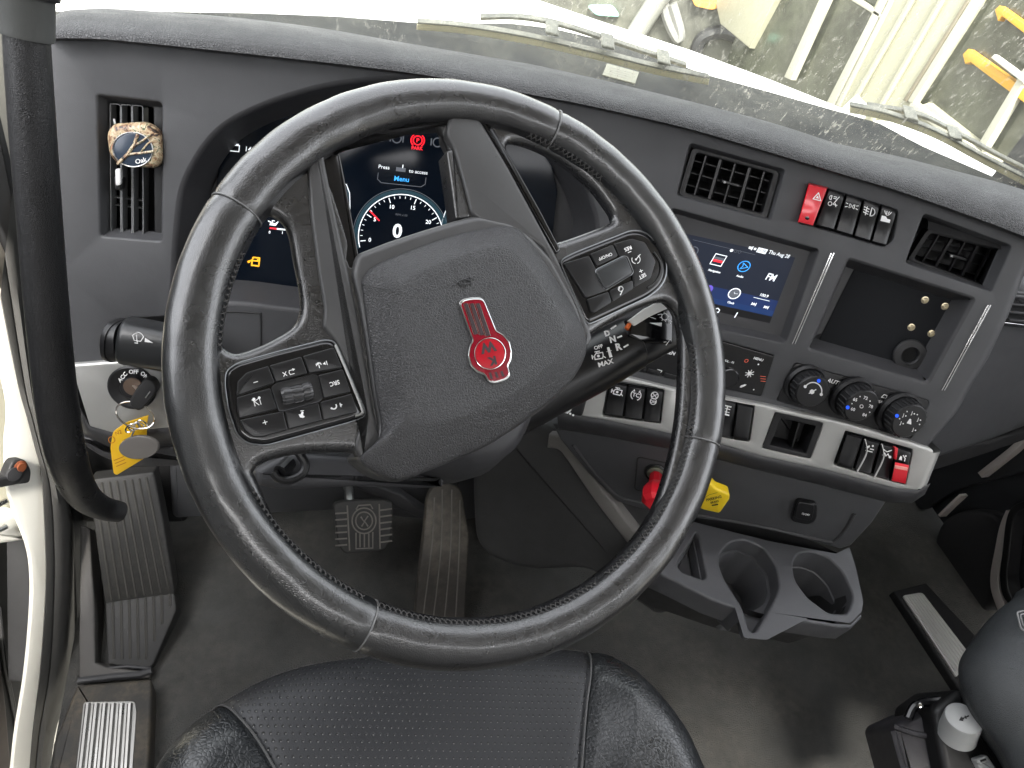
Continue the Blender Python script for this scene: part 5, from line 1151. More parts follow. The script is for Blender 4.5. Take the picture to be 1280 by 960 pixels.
box('rear_wall', (-.55, -.98, -.02), (1.78, -.9, 1.72), WALLC, cab)  # out of view, kept below the roof so light enters from behind
box('side_wall', (-.55, -.9, -.02), (-.50, .24, 1.97), WALLC, cab)  # out of view, its reach set to hold back light from the left
box('firewall', (-.52, 1.02, -.02), (1.78, 1.06, .66), BLKM, cab)
# passenger side: dark door, lining, speaker, pull
dr = thing('passenger_door', 'dark passenger door with round speaker cover and bright pull strip', 'door', (1.45, .5, .1))
DK = G('door_dark_plastic', (.018, .019, .022), .55, grain=('noise', 1000, .2))
PDR = Plane((1.42, .5, 0), (-1, 0, .0))
box('door_lining', (1.44, -.3, .02), (1.50, 1.1, .90), DK, dr)
mb = MB(); mb.slab(PDR, rc([(1176, 650, 20), (1205, 636, 20), (1238, 640, 16), (1252, 656, 14), (1244, 700, 20), (1240, 750, 20), (1225, 775, 18), (1190, 762, 16), (1168, 720, 20), (1166, 680, 20)], 0, 5), -.03, .012, .01, bseg=4); mb.build('speaker_cover', G('speaker_cloth', (.026, .025, .027), .85, grain=('weave', 500, .5)), dr)
def ribbon(name, pts, wd, pl, h0, h1, m, par, bev=.002):
    P = [np.array(p, float) for p in pts]; up_, lo_ = [], []
    for i, p in enumerate(P):
        d = P[min(i + 1, len(P) - 1)] - P[max(i - 1, 0)]; nn = np.array([-d[1], d[0]]) / np.linalg.norm(d); w_ = wd[i] if hasattr(wd, '__len__') else wd
        up_.append(tuple(p - nn * w_ / 2)); lo_.append(tuple(p + nn * w_ / 2))
    return MB().slab(pl, up_ + lo_[::-1], h0, h1, bev).build(name, m, par)
SATM = G('satin_bronze_strip', (.75, .68, .65), .4, .5)
ribbon('pull_strip', spline([(1262, 640), (1254, 660), (1248, 690), (1243, 718), (1244, 738), (1252, 762)], 5), 11, PDR, .0, .03, SATM, dr)
ribbon('armrest_rim', spline([(1300, 626), (1272, 634), (1262, 650), (1257, 690), (1254, 725), (1262, 750), (1290, 760)], 5), 9, PDR, .0, .034, BLK, dr)
ribbon('upper_accent', [(1290, 538), (1262, 564), (1224, 594)], 8, PDR, .0, .02, SATM, dr)
ribbon('lower_accent', [(1200, 619), (1186, 632), (1173, 645)], 4, PDR, .0, .02, SATM, dr)
ribbon('map_pocket_edge', spline([(1140, 660), (1135, 700), (1145, 740), (1180, 800), (1210, 845)], 5), 5, PDR, -.02, .0, DGREY, dr)
mb = MB(); mb.slab(PDR, rc([(1100, 560), (1170, 560), (1300, 470), (1400, 470), (1400, 560), (1200, 610), (1150, 640)], 8), -.02, -.004, .006); mb.build('door_panel_fold', DK, dr)
# passenger sill: dark step with a ribbed bright plate
sl = thing('sill_step', 'passenger side sill step with ribbed bright metal plate beside the far seat', 'sill plate', (1.2, .35, 0))
PSL = hplane(.025); mb = MB(); mb.slab(PSL, [(1118, 738), (1158, 728), (1240, 815), (1240, 900), (1200, 862)], -.025, -.004, .006); mb.build('sill_base', BLKM, sl)
PLB = G('bright_ribbed_alloy', (.85, .83, .8), .35, .6)
PLT = G('ribbed_alloy', (.36, .35, .33), .33, .9, var=.08)
mb = MB(); mb.slab(PSL, rc([(1129, 744, 3), (1153, 740, 5), (1216, 822, 2), (1196, 846, 2)], 0, 3), -.004, .001, .001); mb.build('metal_plate', PLB, sl)
for i in range(7):
    u = (i + .5) / 7; a = np.array([1131, 745.]) * (1 - u) + np.array([1154, 742.]) * u; b = np.array([1197, 843.]) * (1 - u) + np.array([1217, 823.]) * u
    mb = MB(); mb.tube([PSL.pt(*a, .0012), PSL.pt(*b, .0012)], .0019, 8, flat=1); mb.build('rib', PLB, sl)
# ================================================================== cup holder console
PT = hplane(.41); TOP = DGREY
ch = thing('cup_holder', 'grey double cup holder console sticking out below the dashboard', 'cup holder', PT.pt(950, 730))
G_C = G('console_plastic', (.075, .076, .082), .5, grain=('noise', 1300, .15), var=.08)
cupA = rc([(898, 690), (910, 676), (930, 672), (955, 683), (973, 708), (977, 735), (970, 752), (963, 765), (946, 794), (934, 790), (926, 760), (905, 727), (896, 706)], 7, 4)
cupB = rc([(988, 706), (994, 690), (1013, 687), (1036, 695), (1055, 714), (1068, 742), (1068, 752), (1062, 770), (1036, 769), (1008, 748), (992, 726)], 8, 4)
cupC = rc([(843, 704), (869, 662), (875, 668), (886, 722), (880, 727), (850, 716)], 6, 4)
topo = [(800, 690), (830, 660), (850, 650), (866, 652), (960, 676), (1045, 692), (1062, 684), (1070, 710), (1079, 752), (1077, 765), (1063, 779), (1010, 772), (960, 765), (924, 757), (890, 746), (850, 726), (820, 712)]
# the notch of cup A reaches the front edge
top_out = [(800, 690), (830, 660), (850, 650), (866, 652), (960, 676), (1045, 692), (1062, 684), (1070, 710), (1080, 752), (1078, 768), (1063, 780), (1010, 773), (966, 799), (944, 800), (928, 796), (915, 756), (890, 747), (850, 727), (820, 713)]
mb = MB(); mb.sheet(PT, rc(topo[:13] + [(1010, 773), (958, 800), (930, 797), (918, 757), (890, 747), (850, 727), (820, 713)], 2, 2), [cupA, cupB, cupC], 0)
def dtub(px, ins, dep, n=6):
    P = [PT.uv(x, y) for x, y in px]
    if area2(P) < 0: P = P[::-1]
    rg = [[PT.at(p, 0) for p in P]]
    for j in range(1, 4):
        a = j / 3 * math.pi / 2; rg.append([PT.at(p, -.003 * (1 - math.cos(a))) for p in inset(P, .003 * math.sin(a))])
    rg.append([PT.at(p, -dep * .45) for p in inset(P, .003 + ins * .4)]); rg.append([PT.at(p, -dep * .465) for p in inset(P, .0048 + ins * .4)]); rg.append([PT.at(p, -dep) for p in inset(P, .006 + ins)])
    return rg
mb.build('console_top', G_C, ch)
# first cup: a shallow notch open to the front, the round well sinking from its floor
PA2 = [PT.uv(x, y) for x, y in cupA]; PA2 = PA2 if area2(PA2) > 0 else PA2[::-1]
wl0 = rc([(900, 690), (911, 678), (930, 674), (953, 685), (970, 709), (974, 733), (968, 748), (952, 757), (932, 755), (910, 733), (899, 708)], 6, 4)
PW2 = [PT.uv(x, y) for x, y in wl0]; PW2 = inset(PW2 if area2(PW2) > 0 else PW2[::-1], .004)
m_ = MB(); rg = [[PT.at(p, 0) for p in PA2]]
for j in range(1, 4):
    a = j / 3 * math.pi / 2; rg.append([PT.at(p, -.003 * (1 - math.cos(a))) for p in inset(PA2, .003 * math.sin(a))])
fl_ = inset(PA2, .0034); rg.append([PT.at(p, -.026) for p in fl_]); m_.loft(rg)
vs_, tr_ = fill([fl_, PW2]); m_.add([PT.at(p, -.026) for p in vs_], tr_)
m_.loft([[PT.at(p, -.026) for p in PW2], [PT.at(p, -.028) for p in inset(PW2, .001)], [PT.at(p, -.095) for p in inset(PW2, .005)]], cap1=True)
m_.build('cup_well', G_C, ch, sharp=50)
for nm, px, ins, dep in (('cup_well', cupB, .004, .085), ('side_tray', cupC, .002, .03)):
    m_ = MB(); m_.loft(dtub(px, ins, dep), cap1=True); m_.build(nm, G_C, ch, sharp=50)
# front faces in two pieces either side of the notch, and the dark belly
def front(row, drop, lean, m, name):
    rg = []
    for j in range(5):
        a = j / 4 * math.pi / 2; rg.append([PT.pt(x, y) + np.array([0, -.004 * math.sin(a), -.004 * (1 - math.cos(a))]) for x, y in row])
    rg.append([PT.pt(x, y) + np.array([0, -.004 + lean * .3, -drop]) for x, y in row]); rg.append([PT.pt(x, y) + np.array([0, .02, -drop - .012]) for x, y in row])
    m_ = MB(); m_.loft(rg, closed=False); return m_.build(name, m, ch, sharp=50)
front([(800, 690), (820, 713), (850, 727), (890, 747), (918, 757), (925, 770)], .042, .01, G_C, 'front_face')
front([(962, 775), (966, 768), (1008, 774), (1045, 780), (1063, 781), (1076, 768)], .040, .01, G_C, 'front_face')
mb = MB(); rg = []
bel = [(780, 700), (820, 726), (875, 745), (925, 762), (975, 776), (1015, 780), (1060, 792), (1080, 760), (1066, 690), (1000, 660), (860, 640), (800, 660)]
for dz, k_ in ((-.014, .93), (-.045, .91), (-.06, .87), (-.10, .80)):
    c0_ = np.mean([PT.pt(x, y) for x, y in bel], axis=0) + np.array([0, .05, 0])
    rg.append([c0_ + (PT.pt(x, y) - c0_) * np.array([k_, k_, 1]) * np.array([1, 1, 1]) + np.array([0, .006, dz]) for x, y in bel])
mb.loft(rg, cap1=True); mb.build('console_belly', BLKM, ch, sharp=50)
# sloping side wall of the tunnel, left of the console
tn = thing('tunnel_cover', 'large dark grey moulded engine tunnel cover right of the pedals', 'tunnel cover', (.4, .7, .2))
PTN = Plane(PN.pt(700, 620, -.03), nrm(PN.n + np.array([-.55, 0, .1])))
mb = MB(); mb.slab(PTN, rc([(600, 505, 10), (700, 540, 8), (722, 556, 10), (812, 690, 8), (870, 760, 8), (820, 775, 10), (735, 714, 20), (650, 718, 40), (590, 690, 40), (586, 600, 20)], 0, 5), -.20, 0, .02, bseg=6); mb.build('cover_body', G('tunnel_plastic', (.045, .045, .045), .6, grain=('noise', 1000, .2), var=.15), tn)
ribbon('raised_edge', spline([(684, 552), (702, 556), (716, 572), (745, 615), (782, 664), (812, 700)], 6), 17, PTN, -.01, .008, G('tunnel_edge_highlight', (.20, .19, .18), .42, grain=('leather', 700, .3)), tn, .004)  # paler base stands in for the highlight on this satin edge
# knee panel behind the pedals
kn = thing('knee_panel', 'dark grey under dash panel behind the pedals', 'panel', (.0, .8, .4))
PKN = Plane((0, .80, .3), facing(0, 12))
mb = MB(); mb.slab(PKN, rc([(210, 560), (330, 560), (470, 590), (640, 560), (660, 640), (560, 655), (420, 640), (215, 650)], 8), -.04, 0, .01, bseg=4); mb.build('knee_shell', DASH, kn)
mb = MB(); mb.slab(PKN, rc([(100, 560), (230, 560), (235, 655), (100, 655)], 8), -.12, -.08, .01, bseg=4); mb.build('side_shell', BLKM, kn)
# ================================================================== pedals
PB_ = Plane(CAM + ray(455, 660) * ((CAM[2] - .16) / -ray(455, 660)[2]), facing(0, 42))
bpd = thing('brake_pedal', 'square ribbed rubber brake pedal with embossed emblem', 'pedal', PB_.pt(455, 690))
mb = MB(); mb.slab(PB_, rc([(416, 630, 5), (430, 626, 4), (480, 625, 5), (492, 629, 4), (489, 672, 8), (481, 689, 7), (430, 693, 8), (422, 680, 6)], 0, 4), -.012, 0, .004, bseg=4); mb.build('pedal_pad', RUBBER, bpd)
def pline(name, segs, rad, m, par, pl, h=.0005, kind=None):
    m_ = MB(); [m_.tube([pl.pt(x, y, h) for x, y in s_], rad, 6) for s_ in segs]; o = m_.build(name, m, par); 
    if kind: o['kind'] = kind
    return o
RUBR = G('worn_rubber_ridge', (.16, .15, .135), .6)
pline('pad_ridges', [[(434, 632), (437, 688)], [(474, 630), (475, 686)]] + [[(419, 642 + i * 8), (434, 641 + i * 8)] for i in range(6)] + [[(475, 638 + i * 8), (490, 636 + i * 8)] for i in range(6)], .0014, RUBR, bpd, PB_, kind='stuff')
pline('embossed_emblem', [ell(455, 651, 15, 16, 0, 24) + [(470, 651)], ell(455, 651, 10.5, 11, 0, 20) + [(465.5, 651)], [(445, 666), (445, 686), (466, 685), (466, 665)], [(450, 667), (450, 684)], [(455.5, 667), (455.5, 684)], [(461, 667), (461, 684)], [(451, 646), (455, 652), (460, 645)], [(452, 658), (456, 652), (460, 658)], [(445, 637), (448, 632), (463, 631), (466, 636)]], .0013, RUBR, bpd, PB_)
mb = MB(); mb.tube([PB_.pt(437, 632, -.008), PB_.pt(436, 612, -.03), PB_.pt(428, 585, -.12)], .008, 10); mb.build('pedal_arm', STEEL, bpd)
PA_ = Plane(CAM + ray(552, 770) * ((CAM[2] - .04) / -ray(552, 770)[2]), facing(4, 48))
apd = thing('accelerator_pedal', 'long ribbed rubber accelerator pedal worn dusty in the middle', 'pedal', PA_.pt(552, 770))
GP = G('dusty_pedal_rubber', (.05, .045, .04), .6, grain=('noise', 800, .2), dust=((.17, .15, .12), .8, 6))
mb = MB(); mb.slab(PA_, rc([(534, 622, 8), (541, 608, 8), (560, 604, 6), (577, 610, 8), (582, 640, 6), (587, 668, 6), (581, 782, 4), (518, 778, 4), (524, 720, 4), (531, 655, 4)], 0, 4), -.016, 0, .004, bseg=4); mb.build('pedal_pad', GP, apd)
for i, (a, b, c_) in enumerate((((543, 622), (540, 680), (528, 778)), ((553, 612), (551, 690), (541, 778)), ((565, 612), (563, 690), (555, 780)), ((575, 625), (574, 690), (569, 780)))):
    mb = MB(); mb.tube([PA_.pt(x, y, .0004) for x, y in spline([a, b, c_], 5)], .0014, 6); mb.build('tread_ridge', RUBR, apd)
mb = MB(); mb.tube([PA_.pt(572, 606, -.01), PA_.pt(574, 585, -.03), PA_.pt(578, 560, -.1)], .0018, 6); mb.build('pedal_rod', BLK, apd)
lk = thing('pedal_bracket', 'grey metal bracket running between the two pedals', 'bracket', PB_.pt(510, 630, -.05))
PBK = Plane(PB_.pt(500, 630, -.06), facing(-10, 20)); mb = MB(); mb.slab(PBK, [(450, 600), (500, 618), (532, 640), (532, 652), (490, 632), (445, 610)], -.02, 0, .004); mb.build('bracket_arm', DGREY, lk)
# ================================================================== dead pedal and driver sill
PFR = Plane(CAM + ray(170, 800) * ((CAM[2] - .035) / -ray(170, 800)[2]), facing(0, 66)); PFS = Plane(PFR.pt(170, 748), facing(2, 38))
fr_ = thing('footrest', 'black ribbed dead pedal footrest at the left of the floor', 'footrest', PFR.pt(160, 830))
mb = MB(); mb.slab(PFR, [(131, 752), (218, 741), (221, 762), (191, 832), (186, 836), (134, 831)], -.05, 0, .003, r=3); mb.build('lower_ramp', RUBBER, fr_)
mb = MB(); mb.slab(PFS, [(110, 600), (192, 590), (204, 650), (218, 738), (218, 744), (131, 755), (122, 690)], -.05, 0, .003, r=3); mb.build('upper_ramp', RUBBER, fr_)
RBG = G('footrest_groove', (.010, .010, .010), .7); RBW = G('footrest_ridge', (.060, .057, .052), .55)
for i in range(8):
    u = i / 7; x0 = 141 + i * 10.2; xe = 142 + i * 7.2
    ye = 824 if i < 5 else 824 - (i - 4) * 22
    x1 = x0 + 1.5 + (0 if i < 6 else -1)
    mb = MB(); mb.tube([PFR.pt(x0, 753 - i * 1.6, .0002), PFR.pt(x1, ye, .0002)], .0022, 6); mb.build('rib', RBW, fr_)
    mb = MB(); mb.tube([PFS.pt(118 + i * 9.3, 604 - i, .0002), PFS.pt(x0 - 1, 750 - i * 1.6, .0002)], .0022, 6); mb.build('rib', RBW, fr_)
mb = MB(); mb.tube([PFR.pt(x, y, .003) for x, y in [(98, 851), (140, 846), (176, 843), (190, 838)]], .006, 10); mb.tube([PFR.pt(x, y, .001) for x, y in [(132, 836), (160, 833), (188, 836)]], .003, 8); mb.build('front_bead', DGREY, fr_)
mb = MB(); PSD = Plane((-.33, .6, .05), nrm((.9, -.2, .5))); mb.slab(PFR, [(100, 655), (112, 660), (118, 760), (119, 828), (133, 834), (190, 840), (186, 848), (98, 852)], -.05, .006, .003); mb.build('side_flange', G('flange_plastic', (.085, .08, .075), .6, grain=('noise', 1000, .2)), fr_)
ss = thing('sill_plate', 'ribbed bright metal step plate in a worn black frame at lower left', 'sill plate', hplane(.04).pt(140, 900))
P4 = hplane(.045)
mb = MB(); mb.slab(P4, [(96, 856), (189, 848), (190, 860), (184, 1000), (60, 1000), (66, 930)], -.045, 0, .005, r=3); mb.build('plate_frame', G('sill_frame', (.045, .042, .038), .6, grain=('noise', 900, .2), dust=((.25, .2, .13), .5, 12)), ss)
mb = MB(); mb.slab(P4, [(104, 877), (169, 876), (171, 890), (163, 1000), (90, 1000)], -.004, .0015, .001, r=5); mb.build('metal_plate', PLT, ss)
for i in range(6):
    u = (i + .5) / 6; a = (105 + 63 * u, 880); b = (91 + 70 * u, 1000); mb = MB(); mb.tube([P4.pt(*a, .0015), P4.pt(*b, .0015)], .0042, 8); mb.build('rib', PLT, ss)
# ================================================================== door opening on the left
PS1 = Plane((-.375, .6, .2), nrm((1, -.25, .12))); PS2 = Plane((-.44, .6, .2), nrm((.8, -.6, .25)))
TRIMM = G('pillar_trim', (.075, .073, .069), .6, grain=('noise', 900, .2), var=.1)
pt_ = thing('door_pillar_trim', 'grey plastic trim running down the driver door opening behind the grab handle', 'pillar trim', PS1.pt(70, 900))
rb = [(0, 372), (22, 480), (32, 517), (42, 555), (51, 592), (55, 655), (57, 720), (54, 782), (49, 845), (40, 920), (34, 1000)]
ri = [(18, 220), (48, 480), (60, 540), (72, 590), (84, 630), (90, 660), (90, 720), (90, 782), (86, 845), (66, 920), (58, 1000)]
A = spline(rb, 5); B = spline(ri, 5); rg = []
for t, hh in ((0, -.03), (0, -.004), (.03, 0), (.28, .004), (.33, .003), (.335, .0015), (.35, .0045), (.6, .010), (.85, .004), (1, -.02), (1.1, -.07)):
    rg.append([PS1.pt(a[0] + (b[0] - a[0]) * t, a[1] + (b[1] - a[1]) * t, hh) for a, b in zip(A, B)])
mb = MB(); mb.loft(rg, closed=False); mb.build('trim_moulding', TRIMM, pt_, sharp=60)
mb = MB(); mb.slab(PS1, [(-40, -40), (14, -40), (8, 60), (14, 160), (26, 300), (34, 420), (18, 420), (-4, 330), (-40, 300)], -.05, -.01, .006, r=3); mb.build('upper_pillar', G('pillar_beige', (.38, .35, .30), .7, grain=('noise', 900, .2)), pt_)
mb = MB(); mb.slab(PS1, [(-10, 128), (2, 145), (22, 230), (34, 330), (22, 330), (-10, 260)], -.02, .0, .004, r=3); mb.build('pillar_shadow_strip', BLKM, pt_)  # solid black strip put in as the shade beside the pillar
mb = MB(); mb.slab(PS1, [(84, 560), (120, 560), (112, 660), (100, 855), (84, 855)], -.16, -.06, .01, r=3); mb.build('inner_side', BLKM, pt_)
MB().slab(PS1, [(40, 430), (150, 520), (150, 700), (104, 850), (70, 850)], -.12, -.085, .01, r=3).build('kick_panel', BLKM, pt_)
wf = thing('door_frame', 'white painted door frame edge at the far left with a door check bolt', 'door frame', PS2.pt(40, 700))
lb_ = [(-20, 372), (6, 480), (11, 517), (8, 560), (12, 620), (34, 680), (40, 720), (39, 770), (32, 845), (20, 920), (12, 1000)]
mb = MB(); mb.slab(PS2, spline(lb_, 4) + [(p[0] + 14, p[1]) for p in spline(rb, 4)][::-1], -.006, 0, .002); mb.build('painted_edge', G('frame_white', (.80, .79, .73), .4), wf)
mb = MB(); mb.slab(PS2, [(-60, 380), (-15, 372), (12, 480), (14, 560), (38, 640), (40, 670), (-60, 676)], -.12, -.045, .004, r=3); mb.build('inner_flange', G('frame_cream', (.66, .64, .52), .4), wf)
mb = MB(); mb.slab(PS2, [(-60, 690), (-60, 655), (30, 640), (34, 676)], -.06, -.015, .008, r=6, bseg=4); mb.build('hinge_box', G('frame_white', (.80, .79, .73), .3), wf)
ck = thing('door_check', 'black door check arm with an orange red bolt head', 'door check', PS2.pt(25, 590, .02))
mb = MB(); mb.slab(PS2, rc([(-40, 604, 2), (8, 596, 3), (16, 576, 6), (32, 574, 6), (40, 588, 5), (38, 604, 5), (22, 606, 4), (-40, 618, 2)], 0, 4), .002, .016, .003); mb.build('check_arm', BLKM, ck)
mb = MB(); mb.lathe(PS2.pt(24, 583, .014), PS2.n, [(.009, 0), (.009, .003), (.0062, .004), (.006, .006), (.0, .0065)], 12, cap=False); mb.build('bolt_head', G('orange_bolt', (.26, .08, .035), .4, .3), ck)
mb = MB(); mb.lathe(PS2.pt(16, 592, .014), PS2.n, [(.010, 0), (.010, .004), (.0, .005)], 16, cap=False); mb.build('pivot', DGREY, ck)
for y in (628, 660):
    mb = MB(); mb.tube([PS2.pt(-4, y + 4, -.005), PS2.pt(8, y - 2, -.005)], .004, 8); mb.build('spring_pin', STEEL, ck)
do = thing('driver_door', 'dark open driver door panel beyond the white frame at lower left', 'door', PS2.pt(0, 900, -.1))
PD3 = Plane((-.53, .6, 0), (1, -.2, .1))
box('unseen_door_slab', (-.80, -.1, -.5), (-.76, 1.35, 1.02), G('door_panel_grey', (.035, .035, .035), .6, var=.2), do)  # unseen slab added to block low light and ground bounce
box('unseen_window_post', (-.80, -.1, 1.02), (-.76, .0, 1.85), G('door_panel_grey', (.035, .035, .035), .6), do)  # unseen post added with the slab beside its light opening
mb = MB(); mb.slab(PD3, [(-90, 655), (52, 655), (46, 800), (28, 1010), (-90, 1010)], -.05, 0, .01); mb.build('door_panel', G('door_panel_grey', (.035, .035, .035), .6, var=.2), do)
mb = MB(); mb.tube([PD3.pt(x, y, .004) for x, y in spline([(-2, 760), (6, 830), (14, 870), (22, 910)], 4)], .004, 8); mb.build('panel_bead', SATIN, do)
mb = MB(); mb.slab(PD3, [(-90, 820), (0, 800), (10, 880), (20, 1010), (-90, 1010)], 0, .02, .01); mb.build('lower_pocket', G('door_panel_brown', (.09, .075, .068), .6, var=.2), do)
# ================================================================== grab handle
PGH = Plane(CAM + nrm(ray(50, 300)) * .66, facing(-4, 20))
gh = thing('grab_handle', 'thick black vertical grab handle at the left edge, bent inwards at its foot', 'grab handle', PGH.pt(110, 640))
cl_ = [(32, -40), (33, 40), (40, 150), (50, 280), (60, 400), (72, 510), (86, 580), (104, 618), (126, 634), (150, 640)]
dpt = lambda x, y: (CM.T @ (PGH.pt(x, y) - CAM))[2]
rdm = [r_ / FPX * dpt(*c_) for r_, c_ in zip([25.5, 26, 26, 25, 24.5, 24, 22.5, 20, 17, 15], cl_)]
c2 = spline(cl_, 7); r2 = np.interp(np.linspace(0, len(cl_) - 1, len(c2)), range(len(cl_)), rdm)
mb = MB(); mb.tube([PGH.pt(x, y, -.0 - .10 * max(0, (y - 560) / 80) ** 2) for x, y in c2], list(r2), 32); mb.build('handle_grip', G('handle_skin', (.014, .014, .015), .34, grain=('leather', 900, .12), var=.1), gh, sharp=70)
axh = nrm(PGH.pt(32, -40) - PGH.pt(34, 60)); q_ = dpt(33, 46) / FPX / .0236 * 31.5
mb = MB(); mb.lathe(PGH.pt(33, 46), axh, [(r_ * q_, z_ * q_) for r_, z_ in [(.0, .0), (.0205, .0), (.0222, -.001), (.0232, .002), (.0236, .034), (.0250, .036), (.0262, .0365), (.0262, .075), (.0262, .14)]], 48, cap=True)
mb.build('end_collar', G('collar_plastic', (.085, .088, .085), .5, grain=('noise', 900, .1)), gh, sharp=40)
mb = MB(); mb.lathe(PGH.pt(33, 46) + axh * .0362 * q_, axh, [(r_ * q_, z_ * q_) for r_, z_ in [(.0245, -.0015), (.0272, -.001), (.0278, .002), (.0272, .006), (.024, .0065)]], 48, cap=False); mb.build('collar_ring', BLK, gh)
# ================================================================== seats
def seat_mesh(zt, out_px, seams_px, hfun, name_parts, mats, root, dens=.007, zdrop=.16, extra=None):
    P = hplane(zt); O = [P.pt(x, y)[:2] for x, y in out_px] + (extra or [])
    SE = [[P.pt(x, y)[:2] for x, y in s_] for s_ in seams_px]
    def segd(p, poly, closed):
        m_ = 9.; n_ = len(poly)
        A = np.array(poly); B = np.roll(A, -1, 0) if closed else A[1:]; A = A if closed else A[:-1]
        d = B - A; t = np.clip(((p - A) * d).sum(1) / np.maximum(1e-12, (d * d).sum(1)), 0, 1); q = A + d * t[:, None]; return np.sqrt(((p - q) ** 2).sum(1).min())
    return P, O, SE, segd
# driver seat cushion: a dense sheet, rolled over at the front and the sides
P5 = hplane(.49)
so = [(150, 1040), (178, 965), (200, 928), (226, 896), (262, 866), (290, 848), (330, 828), (380, 812), (440, 803), (520, 797), (620, 794), (700, 793), (742, 796), (768, 803), (795, 822), (828, 852), (866, 900), (893, 955), (930, 1040)]
OUT = [P5.pt(x, y)[:2] for x, y in spline(so, 6)]
sL = [P5.pt(x, y)[:2] for x, y in spline([(258, 868), (268, 869), (281, 876), (300, 897), (320, 922), (344, 962), (390, 1050)], 6)]
sR = [P5.pt(x, y)[:2] for x, y in spline([(741, 795), (742, 810), (739, 838), (733, 885), (727, 962), (722, 1060)], 6)]
def dpoly(p, poly, closed=False):
    A = np.array(poly); B = np.roll(A, -1, 0) if closed else A[1:]; A = A if closed else A[:-1]
    d = B - A; t = np.clip(((p - A) * d).sum(1) / np.maximum(1e-12, (d * d).sum(1)), 0, 1); q = A + d * t[:, None]; return math.sqrt(((p - q) ** 2).sum(1).min())
OUTA = np.array(OUT)
RR = .050
def seat_z(p, e):
    # e = distance to the silhouette outline
    if e >= RR: z = 0
    else: z = -(RR - math.sqrt(max(0, RR * RR - (RR - e) ** 2))) 
    return z
# build in rows from outline inwards (rings), then fill by CDT
pts = []; cons = []
def addchain(ch, closed=False):
    b = len(pts); pts.extend([Vector(p) for p in ch]); 
    for i in range(len(ch) - 1): cons.append((b + i, b + i + 1))
    if closed: cons.append((b + len(ch) - 1, b))
addchain(OUT, True)
def clipin(ch): return ch
# seams clipped where they leave the outline
addchain(sL[2:]); addchain(sR[1:])
xs = [p[0] for p in OUT]; ysd = [p[1] for p in OUT]
def inside(p):
    c = False; n_ = len(OUT)
    for i in range(n_):
        a, b = OUT[i], OUT[i - 1]
        if (a[1] > p[1]) != (b[1] > p[1]) and p[0] < (b[0] - a[0]) * (p[1] - a[1]) / (b[1] - a[1]) + a[0]: c = not c
    return c
st = .0065
gx = np.arange(min(xs), max(xs), st); gy = np.arange(min(ysd), max(ysd), st)
for i, x in enumerate(gx):
    for j, y in enumerate(gy):
        p = np.array([x + (st / 2 if j % 2 else 0), y])
        if inside(p) and dpoly(p, OUT, True) > .004 and dpoly(p, sL) > .003 and dpoly(p, sR) > .003: pts.append(Vector(p))
for off in (.0015, .0035):  # finer rows by the outline for the roll
    q = [np.array(p) for p in OUT]
    Q = inset(q if area2(q) > 0 else q[::-1], off)
    pts.extend([Vector(p) for p in Q if inside(p)])
cv, ce, cf, _, _, _ = delaunay_2d_cdt(pts, cons, [], 1, 1e-5)
side = lambda p, s_: np.interp(p[1], [q[1] for q in s_][::-1] if s_[0][1] > s_[-1][1] else [q[1] for q in s_], [q[0] for q in s_][::-1] if s_[0][1] > s_[-1][1] else [q[0] for q in s_])
V = []
ymid = min(ysd)
for v in cv:
    p = np.array([v.x, v.y]); e = dpoly(p, OUT, True)
    if p[1] < ymid + .01: e = .1
    dl, dr_ = dpoly(p, sL), dpoly(p, sR); cr = .0035 * math.exp(-(dl / .004) ** 2) + .0035 * math.exp(-(dr_ / .004) ** 2)
    bol = 0
    xl, xr = side(p, sL), side(p, sR)
    if p[0] < xl: bol = .012 * min(1, dl / .05)
    if p[0] > xr: bol = .016 * min(1, dr_ / .05)
    wr = .0016 * mnoise.noise(Vector((p[0] * 18, p[1] * 11, 0)))
    V.append((p[0], p[1], .49 + seat_z(p, max(e, 0)) - cr + bol + wr))
parts = {0: ([], {}), 1: ([], {}), 2: ([], {})}
def facereg(c):
    if c[0] < side(c, sL): return 0
    if c[0] > side(c, sR): return 2
    return 1
ds = thing('driver_seat', 'black leather driver seat cushion with a perforated centre and smooth side bolsters', 'seat', (.2, .2, 0))
